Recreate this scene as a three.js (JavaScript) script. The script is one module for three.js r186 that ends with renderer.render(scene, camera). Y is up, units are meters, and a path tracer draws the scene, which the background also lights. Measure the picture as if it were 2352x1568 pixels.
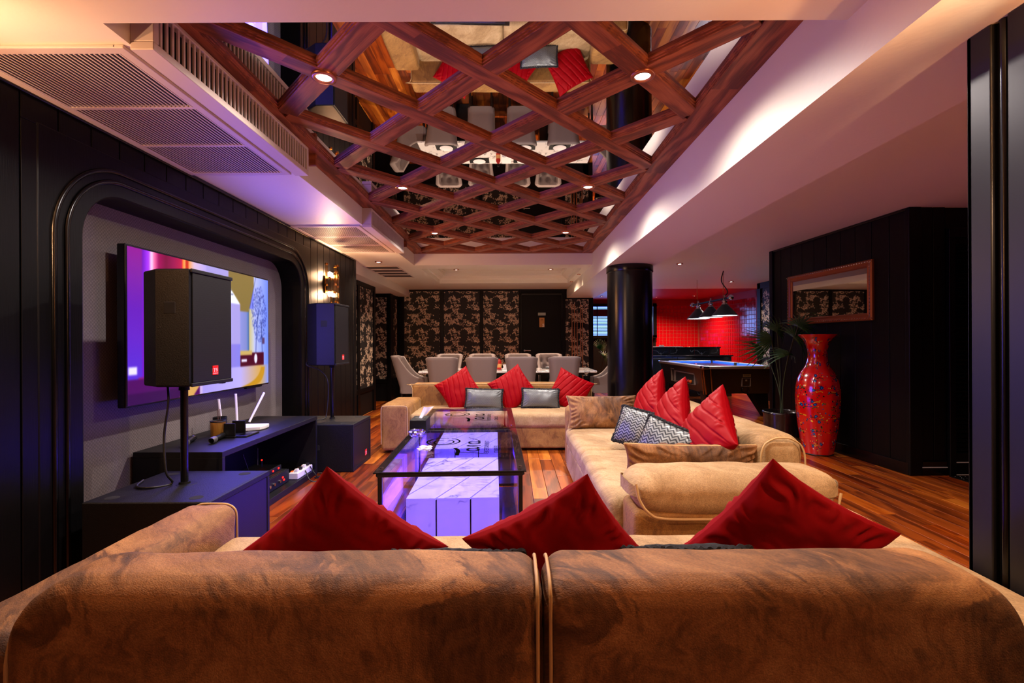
import * as THREE from 'three';
import { RoundedBoxGeometry } from 'three/addons/geometries/RoundedBoxGeometry.js';
import { mergeGeometries, toCreasedNormals } from 'three/addons/utils/BufferGeometryUtils.js';
import { RectAreaLightUniformsLib } from 'three/addons/lights/RectAreaLightUniformsLib.js';
import { createNoise3D } from 'simplex-noise';

// ---------------------------------------------------------------- camera, exposure, large lights
const FPX = 1112, EYE = 1.2;                       // focal length in pixels of the 2352 x 1568 frame, eye height
const scene = new THREE.Scene();
scene.background = new THREE.Color(0x000000);
const camera = new THREE.PerspectiveCamera(2 * Math.atan(784 / FPX) * 180 / Math.PI, 2352 / 1568, 0.05, 60);
camera.position.set(0, EYE, 0);
camera.rotation.z = -0.0045;
const renderer = new THREE.WebGLRenderer();
renderer.toneMapping = THREE.LinearToneMapping;
renderer.toneMappingExposure = 1.0;
renderer.shadowMap.enabled = true;
RectAreaLightUniformsLib.init();

const L = {                                        // light levels (candela for spots and points, nits for areas)
  lattice: 13, lattice_color: 0xfff0e8,
  coffer: 24, coffer_color: 0xffdcc0,
  soffit: 8, soffit_color: 0xffdcba,
  pool: 7.0, pool_color: 0xdfe8ff,
  ceil_pool: 5.0,
  nook: 24, nook_color: 0xffb58a,
  tv: 12, tv_color: 0x5a4cff,
  box: 10, box_color: 0x4c2eff,
  sconce: 1.5, sconce_color: 0xffc898,
  rear: 4.2, rear_color: 0xffd4b0,
  aisle: 24,
  window: 5, window_color: 0x7aa0ff,
};
function spot(x, y, d, intensity, color, cone = 1.0, blend = 0.7, size = 2, tx = x, ty = y - 1, td = d) {
  const s = new THREE.SpotLight(color, intensity, 0, cone, blend, 2);
  s.position.set(x, y, -d); s.target.position.set(tx, ty, -td); s.castShadow = true; s.shadow.radius = size;
  s.name = 'spot_lamp'; scene.add(s); scene.add(s.target); return s;
}
function point(x, y, d, intensity, color, size = 1) {
  const s = new THREE.PointLight(color, intensity, 0, 2); s.position.set(x, y, -d); s.castShadow = true; s.shadow.radius = size; s.name = 'point_lamp'; scene.add(s); return s;
}
function area(x, y, d, w, h, intensity, color, look) {
  const s = new THREE.RectAreaLight(color, intensity, w, h); s.position.set(x, y, -d); s.lookAt(look[0], look[1], -look[2]); s.name = 'area_lamp'; scene.add(s); return s;
}

// ---------------------------------------------------------------- helpers
let seedState = 12345;
const rnd = () => { seedState = (seedState + 0x6d2b79f5) | 0; let t = Math.imul(seedState ^ (seedState >>> 15), 1 | seedState); t = (t + Math.imul(t ^ (t >>> 7), 61 | t)) ^ t; return ((t ^ (t >>> 14)) >>> 0) / 4294967296; };
const rr = (a, b) => a + (b - a) * rnd();
const n3 = createNoise3D(rnd);
const clamp = (v, a, b) => Math.min(b, Math.max(a, v));
const lerp = (a, b, t) => a + (b - a) * t;
const smooth = (a, b, v) => { const t = clamp((v - a) / (b - a), 0, 1); return t * t * (3 - 2 * t); };
const used = {};
function numbered(n) { if (used[n] === undefined) { used[n] = 0; return n; } used[n]++; return n + '_' + String(used[n]).padStart(3, '0'); }
function tag(o, label, category, group) { o.userData.label = label; o.userData.category = category; if (group) o.userData.group = group; return o; }
// A thing: a Group at its base. World = true: its parts are given in room coordinates and moved to the base.
function thing(name, label, category, base = [0, 0, 0], turn = 0, group, world = true) {
  const o = new THREE.Group(); o.name = numbered(name); o.position.set(base[0], base[1], -base[2]); o.rotation.y = turn; scene.add(o);
  tag(o, label, category, group); o.shiftBy = world ? [-base[0], -base[1], base[2]] : null; return o;
}
function structure(name, label) { const o = new THREE.Group(); o.name = name; o.userData.kind = 'structure'; if (label) o.userData.label = label; scene.add(o); return o; }
function part(parent, name, geo, mat, label) {
  let g = Array.isArray(geo) ? mergeGeometries(geo.map((q) => { const c = q.index ? q.toNonIndexed() : q; for (const k of Object.keys(c.attributes)) if (!['position', 'normal', 'uv'].includes(k)) c.deleteAttribute(k); return c; })) : geo;
  if (parent.shiftBy) { g = g.clone(); g.translate(...parent.shiftBy); }
  const m = new THREE.Mesh(g, mat); m.name = name; m.castShadow = m.receiveShadow = true; m.shiftBy = parent.shiftBy; if (label) m.userData.label = label; parent.add(m); return m;
}
function single(name, label, category, geo, mat, group) {
  const holder = { add: (m) => scene.add(m), shiftBy: null };
  geo.computeBoundingBox(); const b = geo.boundingBox, bx0 = (b.min.x + b.max.x) / 2, bz0 = (b.min.z + b.max.z) / 2, by0 = b.min.y;
  geo.translate(-bx0, -by0, -bz0); const m = part(holder, numbered(name), geo, mat); m.position.set(bx0, by0, bz0); tag(m, label, category, group); return m;
}
function copyOf(root, name, label, pos, turn) { const c = root.clone(); c.name = numbered(name); c.userData = { ...root.userData, label: label ?? root.userData.label }; if (pos) c.position.set(pos[0], pos[1], -pos[2]); if (turn !== undefined) c.rotation.set(0, turn, 0); scene.add(c); return c; }

// uv in metres from the direction each face looks in; swap turns the grain; off shifts it.
function uvm(geo, s = 1, swap = false, off = [0, 0]) {
  const g = geo.index ? geo.toNonIndexed() : geo, p = g.attributes.position, uv = new Float32Array(p.count * 2);
  const a = new THREE.Vector3(), b = new THREE.Vector3(), c = new THREE.Vector3(), n = new THREE.Vector3();
  for (let i = 0; i < p.count; i += 3) {
    a.fromBufferAttribute(p, i); b.fromBufferAttribute(p, i + 1); c.fromBufferAttribute(p, i + 2);
    n.copy(b).sub(a).cross(c.clone().sub(a)); const ax = Math.abs(n.x), ay = Math.abs(n.y), az = Math.abs(n.z);
    [a, b, c].forEach((v, k) => {
      let u, w; if (ay >= ax && ay >= az) { u = v.x; w = v.z; } else if (ax >= az) { u = v.z; w = v.y; } else { u = v.x; w = v.y; }
      if (swap) [u, w] = [w, u];
      uv[(i + k) * 2] = u * s + off[0]; uv[(i + k) * 2 + 1] = w * s + off[1];
    });
  }
  g.setAttribute('uv', new THREE.BufferAttribute(uv, 2)); return g;
}
// box from room coordinates (x right, y up, d away from the camera)
function bx(x0, x1, y0, y1, d0, d1, s = 1, swap = false, off) { const g = new THREE.BoxGeometry(Math.abs(x1 - x0), Math.abs(y1 - y0), Math.abs(d1 - d0)); g.translate((x0 + x1) / 2, (y0 + y1) / 2, -(d0 + d1) / 2); return uvm(g, s, swap, off); }
function rbx(x0, x1, y0, y1, d0, d1, r = 0.01, seg = 2, s = 1, swap = false, off) {
  const w = Math.abs(x1 - x0), h = Math.abs(y1 - y0), q = Math.abs(d1 - d0); r = Math.min(r, w / 2.01, h / 2.01, q / 2.01);
  const g = new RoundedBoxGeometry(w, h, q, seg, r); g.translate((x0 + x1) / 2, (y0 + y1) / 2, -(d0 + d1) / 2); return uvm(g, s, swap, off);
}
// upholstered block: rounded edges, bulging faces [x, y, z], a little unevenness
function soft(x0, x1, y0, y1, d0, d1, r, bulge = [0, 0, 0], wob = 0, m = 10, k = 4, shape) {
  const half = [Math.abs(x1 - x0) / 2, Math.abs(y1 - y0) / 2, Math.abs(d1 - d0) / 2], N = 2 * k + m;
  const g = new THREE.BoxGeometry(2, 2, 2, N, N, N), p = g.attributes.position;
  const tables = half.map((h) => { const ri = Math.min(r, h * 0.98), t = []; for (let i = 0; i <= N; i++) { if (i < k) t.push(-(h - ri) - ri * Math.tan((1 - i / k) * Math.PI / 4)); else if (i > N - k) t.push((h - ri) + ri * Math.tan((1 - (N - i) / k) * Math.PI / 4)); else t.push(lerp(-(h - ri), h - ri, (i - k) / m)); } return t; });
  const cx = (x0 + x1) / 2, cy = (y0 + y1) / 2, cz = -(d0 + d1) / 2;
  for (let i = 0; i < p.count; i++) {
    const v = [p.getX(i), p.getY(i), p.getZ(i)].map((q, a) => tables[a][Math.round((q + 1) / 2 * N)]);
    const ri = half.map((h) => Math.min(r, h * 0.98)), q = v.map((w, a) => clamp(w, -(half[a] - ri[a]), half[a] - ri[a])), e = v.map((w, a) => w - q[a]);
    const len = Math.hypot(...e) || 1, nrm = e.map((w) => w / len); let o = q.map((w, a) => w + nrm[a] * ri[a]);
    const t = o.map((w, a) => w / half[a]);
    for (let a = 0; a < 3; a++) { const b = (a + 1) % 3, c = (a + 2) % 3; o[a] += Math.sign(t[a]) * Math.pow(Math.abs(t[a]), 3) * bulge[a] * Math.max(0, 1 - t[b] ** 2) * Math.max(0, 1 - t[c] ** 2); }
    if (wob) { const f = n3((o[0] + cx) * 5, (o[1] + cy) * 5, (o[2] + cz) * 5) * wob + n3((o[0] + cx) * 17, (o[1] + cy) * 17, (o[2] + cz) * 17) * wob * 0.25; o = o.map((w, a) => w + nrm[a] * f); }
    if (shape) o = shape(o, t);
    p.setXYZ(i, o[0] + cx, o[1] + cy, o[2] + cz);
  }
  const c = toCreasedNormals(g, 1.0), q = c.attributes.position, uv = new Float32Array(q.count * 2); // one unbroken cloth coordinate over all faces
  for (let i = 0; i < q.count; i++) { uv[i * 2] = q.getX(i) - 0.6 * q.getZ(i); uv[i * 2 + 1] = q.getY(i) - 0.8 * q.getZ(i); }
  c.setAttribute('uv', new THREE.BufferAttribute(uv, 2)); return c;
}
function tube(pts, r, seg = 24, rad = 8, closed = false, tension = 0.5) { const c = new THREE.CatmullRomCurve3(pts.map((q) => new THREE.Vector3(q[0], q[1], -q[2])), closed, 'catmullrom', tension); return new THREE.TubeGeometry(c, seg, r, rad, closed).toNonIndexed(); }
function cyl(x, y0, y1, d, r0, r1 = r0, seg = 20) { const g = new THREE.CylinderGeometry(r1, r0, y1 - y0, seg); g.translate(x, (y0 + y1) / 2, -d); return g.toNonIndexed(); }
function lathe(profile, x, y, d, seg = 32) { const g = new THREE.LatheGeometry(profile.map((q) => new THREE.Vector2(q[0], q[1])), seg); g.translate(x, y, -d); return g.toNonIndexed(); }
function rod(a, b, r, seg = 8) { const A = new THREE.Vector3(a[0], a[1], -a[2]), B = new THREE.Vector3(b[0], b[1], -b[2]), dir = B.clone().sub(A), g = new THREE.CylinderGeometry(r, r, dir.length(), seg); g.applyQuaternion(new THREE.Quaternion().setFromUnitVectors(new THREE.Vector3(0, 1, 0), dir.normalize())); g.translate((A.x + B.x) / 2, (A.y + B.y) / 2, (A.z + B.z) / 2); return g.toNonIndexed(); }
function moved(geo, x, y, d, ry = 0, rx = 0, rz = 0) { const g = geo.clone(), m = new THREE.Matrix4().makeRotationFromEuler(new THREE.Euler(rx, ry, rz, 'YXZ')); m.setPosition(x, y, -d); g.applyMatrix4(m); return g; }
function quadMesh(quads) {                          // flat-shaded quads, corner lists of room-space Vector3, uv in metres
  const pos = []; for (const [a, b, c, d] of quads) for (const v of [a, b, c, a, c, d]) pos.push(v.x, v.y, v.z);
  const g = new THREE.BufferGeometry(); g.setAttribute('position', new THREE.BufferAttribute(new Float32Array(pos), 3)); g.computeVertexNormals(); return uvm(g);
}

// ---------------------------------------------------------------- textures
function vnoise(size, cells, seedv, rows = cells) {  // tileable value noise: cells across, rows down
  const g = new Float32Array(cells * rows); let s = seedv | 0; for (let i = 0; i < g.length; i++) { s = (Math.imul(s, 1664525) + 1013904223) | 0; g[i] = (s >>> 8) / 16777216; }
  return (x, y) => { const u = x * cells / size, v = y * rows / size, i = Math.floor(u), j = Math.floor(v), f = u - i, h = v - j, a = f * f * (3 - 2 * f), b = h * h * (3 - 2 * h), q = (m, n) => g[((n % rows) + rows) % rows * cells + ((m % cells) + cells) % cells]; return lerp(lerp(q(i, j), q(i + 1, j), a), lerp(q(i, j + 1), q(i + 1, j + 1), a), b); };
}
function fbm(size, cells, oct, seedv, rows = cells) { const l = []; for (let o = 0; o < oct; o++) l.push(vnoise(size, cells << o, seedv + o * 77, rows << o)); return (x, y) => { let s = 0, a = 0.5, t = 0; for (const f of l) { s += a * f(x, y); t += a; a *= 0.55; } return s / t; }; }
function dataTex(w, h, fn, srgb = true, rep = [1, 1]) {
  const d = new Uint8Array(w * h * 4); for (let y = 0; y < h; y++) for (let x = 0; x < w; x++) { const c = fn(x, y), o = (y * w + x) * 4; d[o] = clamp(c[0], 0, 255); d[o + 1] = clamp(c[1], 0, 255); d[o + 2] = clamp(c[2], 0, 255); d[o + 3] = 255; }
  const t = new THREE.DataTexture(d, w, h); t.magFilter = THREE.LinearFilter; t.minFilter = THREE.LinearFilter; t.wrapS = t.wrapT = THREE.RepeatWrapping; t.repeat.set(...rep); if (srgb) t.colorSpace = THREE.SRGBColorSpace; t.needsUpdate = true; return t;
}
function canvasTex(w, h, draw, rep = [1, 1], srgb = true) { const c = document.createElement('canvas'); c.width = w; c.height = h; draw(c.getContext('2d'), w, h); const t = new THREE.CanvasTexture(c); t.wrapS = t.wrapT = THREE.RepeatWrapping; t.repeat.set(...rep); if (srgb) t.colorSpace = THREE.SRGBColorSpace; return t; }
const mix3 = (a, b, t) => [lerp(a[0], b[0], t), lerp(a[1], b[1], t), lerp(a[2], b[2], t)];
const std = (o) => new THREE.MeshStandardMaterial(o), phy = (o) => new THREE.MeshPhysicalMaterial(o);

// brushed velvet: pile lying two ways makes light and dark patches with ragged, hand-brushed outlines
function velvetTex(dark, mid, light, sd, cover, depth = 0.42) {
  const a = fbm(1024, 3, 6, sd), b = fbm(1024, 10, 6, sd + 9), w = fbm(1024, 6, 3, sd + 21), f = vnoise(1024, 512, sd + 3), st = fbm(1024, 64, 3, sd + 5, 29), hair = vnoise(1024, 128, sd + 31, 32);
  return dataTex(1024, 1024, (x, y) => {
    const wx = x + (w(x, y) - 0.5) * 240, wy = y + (w(y, x) - 0.5) * 240, s = st(wx, y) - 0.5, h = hair(x, y) - 0.5;
    const n = a(wx, wy) - 0.5, e = b(wx + 90, wy) + s * 0.3 + h * 0.16;
    let t = 0.62 + n * 0.9 - smooth(cover - 0.06, cover + 0.1, e) * depth * (0.75 + 1.6 * s) * smooth(-0.16, 0.06, n) + smooth(0.44, 0.3, e) * 0.22 + s * 0.62 + h * 0.2;
    t = clamp(t, 0, 1); const c = t < 0.5 ? mix3(dark, mid, t * 2) : mix3(mid, light, (t - 0.5) * 2), g = 0.88 + 0.24 * f(x, y);
    return [c[0] * g, c[1] * g, c[2] * g];
  }, true, [0.8, 0.8]);
}
const velvetMap = velvetTex([54, 30, 11], [128, 86, 46], [162, 117, 70], 11, 0.48, 0.6);
const velvetGoldMap = velvetTex([84, 50, 17], [136, 94, 42], [162, 120, 60], 29, 0.58, 0.42);
const velvetSeatMap = velvetTex([112, 86, 54], [152, 122, 82], [176, 148, 108], 57, 0.58);
const grainBump = dataTex(512, 512, (() => { const f = vnoise(512, 200, 5), g = fbm(512, 12, 4, 9); return (x, y) => { const v = 255 * (0.55 * f(x, y) + 0.45 * g(x, y)); return [v, v, v]; }; })(), false, [2.2, 2.2]);
function woodTex(c0, c1, c2, sd, ring = 26, W = 1024, H = 512) {
  const a = fbm(W, 3, 4, sd), b = fbm(W, 8, 3, sd + 4), f = vnoise(W, 256, sd + 8);
  return dataTex(W, H, (x, y) => {
    const wv = a(x * 0.55, y * 2.0) * 3.2 + b(x * 0.2, y * 2) * 0.5, r = 0.5 + 0.5 * Math.sin((y / H * ring + wv * 6.0));
    const fine = f(x * 0.09, y * 1.0) * 0.6 + f(x * 0.03 + 50, y * 0.5 + 9) * 0.4; let t = clamp(0.62 * r + 0.5 * (fine - 0.5) + 0.2 * (b(x * 0.3, y) - 0.3), 0, 1);
    return t < 0.5 ? mix3(c0, c1, t * 2) : mix3(c1, c2, (t - 0.5) * 2);
  });
}
const latticeWood = woodTex([96, 45, 25], [142, 76, 44], [170, 99, 60], 31, 22); latticeWood.repeat.set(0.8, 2.4);
const floorWoods = [woodTex([128, 58, 16], [172, 86, 24], [200, 112, 38], 71, 16), woodTex([92, 38, 11], [138, 62, 17], [170, 86, 28], 83, 22), woodTex([160, 80, 22], [202, 114, 34], [222, 140, 56], 97, 12)];
floorWoods.forEach((t) => t.repeat.set(0.55, 1.9));
const plasterBump = dataTex(512, 512, (() => { const g = fbm(512, 40, 4, 19), h = fbm(512, 3, 3, 4); return (x, y) => { const v = 255 * (0.7 * g(x, y) + 0.3 * h(x, y)); return [v, v, v]; }; })(), false, [1.4, 1.4]);
const blackGrain = dataTex(512, 512, (() => { const f = vnoise(512, 256, 41), g = fbm(512, 6, 3, 12); return (x, y) => { const v = 255 * (0.6 * f(x * 1.0, y * 0.06) + 0.4 * g(x, y * 0.1)); return [v, v, v]; }; })(), false, [2, 1]);
const weaveBump = dataTex(256, 256, (x, y) => { const u = (x / 256 * 32), v = (y / 256 * 32), w = Math.abs(Math.sin(Math.PI * u)) * (Math.floor(v) % 2 ? 1 : 0.55) * (0.6 + 0.4 * Math.abs(Math.sin(Math.PI * v))); return [255 * w, 255 * w, 255 * w]; }, false, [3, 3]);
const weaveMap = dataTex(256, 256, (() => { const f = vnoise(256, 128, 7); return (x, y) => { const u = x / 8, v = y / 8, k = (Math.floor(u) + Math.floor(v)) % 2 ? 1 : 0.86, s = (0.86 + 0.2 * f(x, y)) * k; return [118 * s, 108 * s, 110 * s]; }; })(), true, [3, 3]);

const floralMap = canvasTex(1024, 1024, (c, w, h) => {
  c.fillStyle = '#120d0b'; c.fillRect(0, 0, w, h);
  const wrap = (fn) => { for (const ox of [-w, 0, w]) for (const oy of [-h, 0, h]) { c.save(); c.translate(ox, oy); fn(); c.restore(); } };
  const tones = ['#d8c2a8', '#c4ac92', '#e8d4ba', '#b09a82', '#cdb49a'];
  const blossom = (x, y, r, tone, a0) => wrap(() => { c.fillStyle = tone; for (let k = 0; k < 5; k++) { const a = a0 + k * Math.PI * 2 / 5; c.beginPath(); c.ellipse(x + Math.cos(a) * r * 0.55, y + Math.sin(a) * r * 0.55, r * 0.52, r * 0.38, a, 0, 7); c.fill(); } c.fillStyle = '#5a3d2c'; c.beginPath(); c.arc(x, y, r * 0.16, 0, 7); c.fill(); });
  const leaf = (x, y, l, a, tone) => wrap(() => { c.save(); c.translate(x, y); c.rotate(a); c.fillStyle = tone; c.beginPath(); c.moveTo(0, 0); c.quadraticCurveTo(l * 0.5, -l * 0.28, l, 0); c.quadraticCurveTo(l * 0.5, l * 0.28, 0, 0); c.fill(); c.restore(); });
  const branch = (x, y, a, len, wd, depth) => {
    let px = x, py = y; const pts = [[x, y]];
    for (let i = 0; i < 9; i++) { a += rr(-0.28, 0.28); px += Math.cos(a) * len / 9; py += Math.sin(a) * len / 9; pts.push([px, py]);
      if (depth > 0 && rnd() < 0.36) branch(px, py, a + (rnd() < 0.5 ? 1 : -1) * rr(0.5, 1.0), len * rr(0.3, 0.5), wd * 0.6, depth - 1);
      if (rnd() < 0.66) { const t = tones[Math.floor(rnd() * 5)], bxp = px + rr(-26, 26), byp = py + rr(-26, 26); rnd() < 0.62 ? blossom(bxp, byp, rr(12, 21), t, rr(0, 6)) : leaf(bxp, byp, rr(18, 32), rr(0, 6.28), t); } }
    wrap(() => { c.strokeStyle = '#b8a088'; c.lineWidth = wd; c.lineCap = 'round'; c.beginPath(); c.moveTo(...pts[0]); for (const q of pts.slice(1)) c.lineTo(...q); c.stroke(); });
  };
  for (let i = 0; i < 6; i++) for (let j = 0; j < 6; j++) branch((i + 0.5 + rr(-0.25, 0.25)) * 171, (j + 0.5 + rr(-0.25, 0.25)) * 171, rr(-0.9, 0.9) + (rnd() < 0.5 ? Math.PI : 0), rr(170, 260), 4.5, 1);
}, [1 / 0.7, 1 / 0.7]);

// ---------------------------------------------------------------- materials
const M = {};
M.plaster = std({ color: 0xe2dac8, roughness: 0.5, bumpMap: plasterBump, bumpScale: 0.0008 });
M.black = phy({ color: 0x050405, roughness: 0.42, specularIntensity: 0.4, bumpMap: blackGrain, bumpScale: 0.0004 });
M.blackSoft = phy({ color: 0x050506, roughness: 0.55, specularIntensity: 0.45 });
M.blackGloss = phy({ color: 0x030304, roughness: 0.24, specularIntensity: 0.9 });
M.niche = std({ map: weaveMap, roughness: 0.85, bumpMap: weaveBump, bumpScale: 0.0006 });
M.floral = std({ map: floralMap, roughness: 0.6 });
M.lattice = phy({ map: latticeWood, roughness: 0.5, specularIntensity: 0.5 });
M.mirror = std({ color: 0xc9c6c6, roughness: 0.015, metalness: 1 });
M.floors = [];
for (const t of floorWoods) for (const c of [0xffffff, 0xe2c4a4]) M.floors.push(phy({ map: t, color: c, roughness: 0.3, clearcoat: 0.35, clearcoatRoughness: 0.2 }));
M.velvet = phy({ map: velvetMap, roughness: 0.75, sheen: 0.35, sheenColor: new THREE.Color(0.7, 0.5, 0.3), sheenRoughness: 0.35, bumpMap: grainBump, bumpScale: 0.0012 });
M.velvetGold = phy({ map: velvetGoldMap, roughness: 0.75, sheen: 0.5, sheenColor: new THREE.Color(0.7, 0.5, 0.3), sheenRoughness: 0.4, bumpMap: grainBump, bumpScale: 0.001 });
M.velvetSeat = phy({ map: velvetSeatMap, roughness: 0.78, sheen: 0.4, sheenColor: new THREE.Color(0.75, 0.62, 0.46), sheenRoughness: 0.45, bumpMap: grainBump, bumpScale: 0.001 });
M.piping = std({ color: 0xb89766, roughness: 0.6 });
M.redSatin = phy({ color: 0x86000a, roughness: 0.5, specularIntensity: 0.3, specularColor: new THREE.Color(1, 0.5, 0.5) });
M.redVelvet = phy({ color: 0x800007, roughness: 0.8, specularIntensity: 0.25, sheen: 0.12, sheenColor: new THREE.Color(0.9, 0.03, 0.05), sheenRoughness: 0.3 });
M.fringe = std({ color: 0x0c0c12, roughness: 0.9 });
const chevronMap = canvasTex(512, 512, (c) => { c.fillStyle = '#1a1c21'; c.fillRect(0, 0, 512, 512); c.strokeStyle = '#7c807e'; c.lineWidth = 9; for (let y = -64; y < 600; y += 21.333) { c.beginPath(); for (let i = 0; i <= 24; i++) { const x = i * 21.333, q = y + (i % 2 ? 18 : 0); i ? c.lineTo(x, q) : c.moveTo(x, q); } c.stroke(); } }, [4.2, 4.2]);
M.chevron = std({ map: chevronMap, roughness: 0.4, metalness: 0.25 });
M.chevronBig = M.chevron.clone(); M.chevronBig.map = chevronMap.clone(); M.chevronBig.map.repeat.set(1.9, 1.9);
M.chair = std({ color: 0x7c6e6a, roughness: 0.62, bumpMap: grainBump, bumpScale: 0.0006 });

M.legBlack = std({ color: 0x0d0b0a, roughness: 0.4 });
M.chrome = std({ color: 0xc8c8cc, roughness: 0.14, metalness: 1 });
M.gold = std({ color: 0xc48a3c, roughness: 0.22, metalness: 1 });
M.frameGold = std({ color: 0x9a5c32, roughness: 0.38, metalness: 0.6 });
M.white = std({ color: 0xdddce0, roughness: 0.4 });
M.glass = phy({ color: 0xfcfcff, specularIntensity: 0.35, roughness: 0.0, transmission: 1, thickness: 0, ior: 1.5 });
M.glassTint = phy({ color: 0xf4f3fc, specularIntensity: 0.6, roughness: 0.0, transmission: 1, thickness: 0, ior: 1.5 });
M.crystal = phy({ color: 0xffffff, roughness: 0.0, transmission: 1, thickness: 0.02, ior: 1.6 });
M.lampGlow = std({ color: 0xffffff, emissive: 0xfff4ea, emissiveIntensity: 30 });
M.lampGlowSoft = std({ color: 0xffffff, emissive: 0xffe8d4, emissiveIntensity: 5 });
M.trimCopper = std({ color: 0xb06a4c, roughness: 0.3, metalness: 0.9 });
M.cable = std({ color: 0x0b0b0d, roughness: 0.5 });
M.cabinet = phy({ color: 0x09080c, roughness: 0.5, specularIntensity: 0.7, bumpMap: grainBump, bumpScale: 0.0005 });
M.speaker = phy({ color: 0x08080c, roughness: 0.55, specularIntensity: 0.6, bumpMap: grainBump, bumpScale: 0.0012 });
M.ledRed = std({ color: 0x300000, emissive: 0xff1408, emissiveIntensity: 6 });
M.darkVoid = std({ color: 0x050406, roughness: 0.9 });

// ================================================================ STRUCTURE
// ---- floor: teak boards running away from the camera
const floor = structure('floor', 'glossy orange-brown teak board floor');
part(floor, 'underlay', bx(-3.6, 6.2, -0.12, -0.018, -3.2, 14.2), M.darkVoid);
{
  const W = 0.118, keep = [], rest = M.floors.map(() => []);
  const seen = (x, d) => (x > -1.5 && x < -0.7 && d > 2.4 && d < 6.6) || (x > 0.0 && x < 0.56 && d > 2.0 && d < 5.4) || (x > 1.4 && x < 3.6 && d > 1.5 && d < 8.4) || (x > 1.9 && x < 4.6 && d > 6 && d < 10) || (x > -1.0 && x < 0.2 && d > 2.4 && d < 4);
  for (let i = 0; i * W < 9.0; i++) {
    const x0 = -3.5 + i * W; let d = -3.2 + rr(-1, 0), k = 0;
    while (d < 14.1) {
      const l = rr(0.75, 1.5), a = Math.max(d, -3.2), b = Math.min(d + l, 14.1);
      if (b - a > 0.05) {
        const g = rbx(x0 + 0.0012, x0 + W - 0.0012, -0.018, 0, a + 0.0012, b - 0.0012, 0.0022, 1, 1, true, [rr(0, 3), rr(0, 3)]);
        const m = Math.floor(rnd() * M.floors.length), cx = x0 + W / 2, cd = (a + b) / 2;
        if (seen(cx, cd)) keep.push([Math.hypot(cx, cd), g, m]); else rest[m].push(g);
      }
      d += l; k++;
    }
  }
  keep.sort((p, q) => p[0] - q[0]);
  keep.forEach(([, g, m], i) => { if (i < 300) part(floor, 'plank', g, M.floors[m]); else rest[m].push(g); });
  rest.forEach((list, m) => { if (list.length) part(floor, 'further_planks', list, M.floors[m]).userData.kind = 'stuff'; });
}

// ---- ceiling
const ceiling = structure('ceiling', 'white plaster ceiling with dropped soffits and a wooden mirror lattice');
part(ceiling, 'slab', bx(-3.6, 6.2, 2.64, 2.8, -3.2, 14.2), M.plaster);
part(ceiling, 'front_soffit', [bx(-2.7, 1.19, 2.33, 2.65, -3.2, 1.5), bx(-2.7, 1.19, 2.33, 2.47, 1.5, 1.71)], M.plaster);
part(ceiling, 'side_soffit', bx(-2.7, -1.44, 2.33, 2.65, 1.71, 10.6), M.plaster);
part(ceiling, 'cross_beam', bx(-1.44, 1.19, 2.33, 2.65, 7.14, 7.5), M.plaster);
part(ceiling, 'rear_soffit', [bx(-1.44, 1.19, 2.33, 2.65, 9.38, 10.6), bx(1.08, 1.19, 2.33, 2.65, 7.5, 9.38), bx(-1.44, -1.40, 2.33, 2.65, 7.5, 9.38)], M.plaster);
part(ceiling, 'beam', bx(1.19, 1.78, 2.137, 2.65, -3.2, 10.6), M.plaster);
part(ceiling, 'side_ceiling', bx(1.78, 6.2, 2.37, 2.65, -3.2, 10.9), M.plaster);
part(ceiling, 'low_soffit', bx(-3.5, -2.22, 2.18, 2.34, 6.64, 10.5), M.plaster);
M.redPaint = std({ color: 0x9a0a16, roughness: 0.45 });
part(ceiling, 'red_ceiling', bx(1.75, 6.2, 2.37, 2.65, 10.9, 14.1), M.redPaint, 'red painted ceiling over the bar');

function insetPoly(pts, off) {                     // convex polygon [x, d] counter-clockwise, each side moved inwards by off[i]
  const n = pts.length, lines = pts.map((p, i) => { const q = pts[(i + 1) % n], dx = q[0] - p[0], dy = q[1] - p[1], l = Math.hypot(dx, dy), nx = -dy / l, ny = dx / l; return [nx, ny, nx * p[0] + ny * p[1] + off[i]]; });
  return pts.map((_, i) => { const A = lines[(i + n - 1) % n], B = lines[i], det = A[0] * B[1] - A[1] * B[0]; return [(A[2] * B[1] - A[1] * B[2]) / det, (A[0] * B[2] - A[2] * B[0]) / det]; });
}
const V3 = (x, y, d) => new THREE.Vector3(x, y, -d);
function sweepInset(pts, base, profile) {          // stepped moulding round a polygon; profile: [inset, height]
  const rings = profile.map(([o, y]) => insetPoly(pts, base.map((b) => b + o)).map((p) => V3(p[0], y, p[1]))), quads = [];
  for (let k = 0; k + 1 < rings.length; k++) for (let i = 0; i < pts.length; i++) { const j = (i + 1) % pts.length; quads.push([rings[k][i], rings[k][j], rings[k + 1][j], rings[k + 1][i]]); }
  return quadMesh(quads);
}
function polyPrism(pts, y0, y1) {
  const a = pts.map((p) => V3(p[0], y0, p[1])), b = pts.map((p) => V3(p[0], y1, p[1])), n = pts.length, pos = [];
  const tri = (p, q, r) => pos.push(p.x, p.y, p.z, q.x, q.y, q.z, r.x, r.y, r.z);
  for (let i = 1; i + 1 < n; i++) { tri(a[0], a[i], a[i + 1]); tri(b[0], b[i + 1], b[i]); }
  for (let i = 0; i < n; i++) { const j = (i + 1) % n; tri(a[i], b[i], b[j]); tri(a[i], b[j], a[j]); }
  const g = new THREE.BufferGeometry(); g.setAttribute('position', new THREE.BufferAttribute(new Float32Array(pos), 3)); g.computeVertexNormals(); return uvm(g);
}
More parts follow.
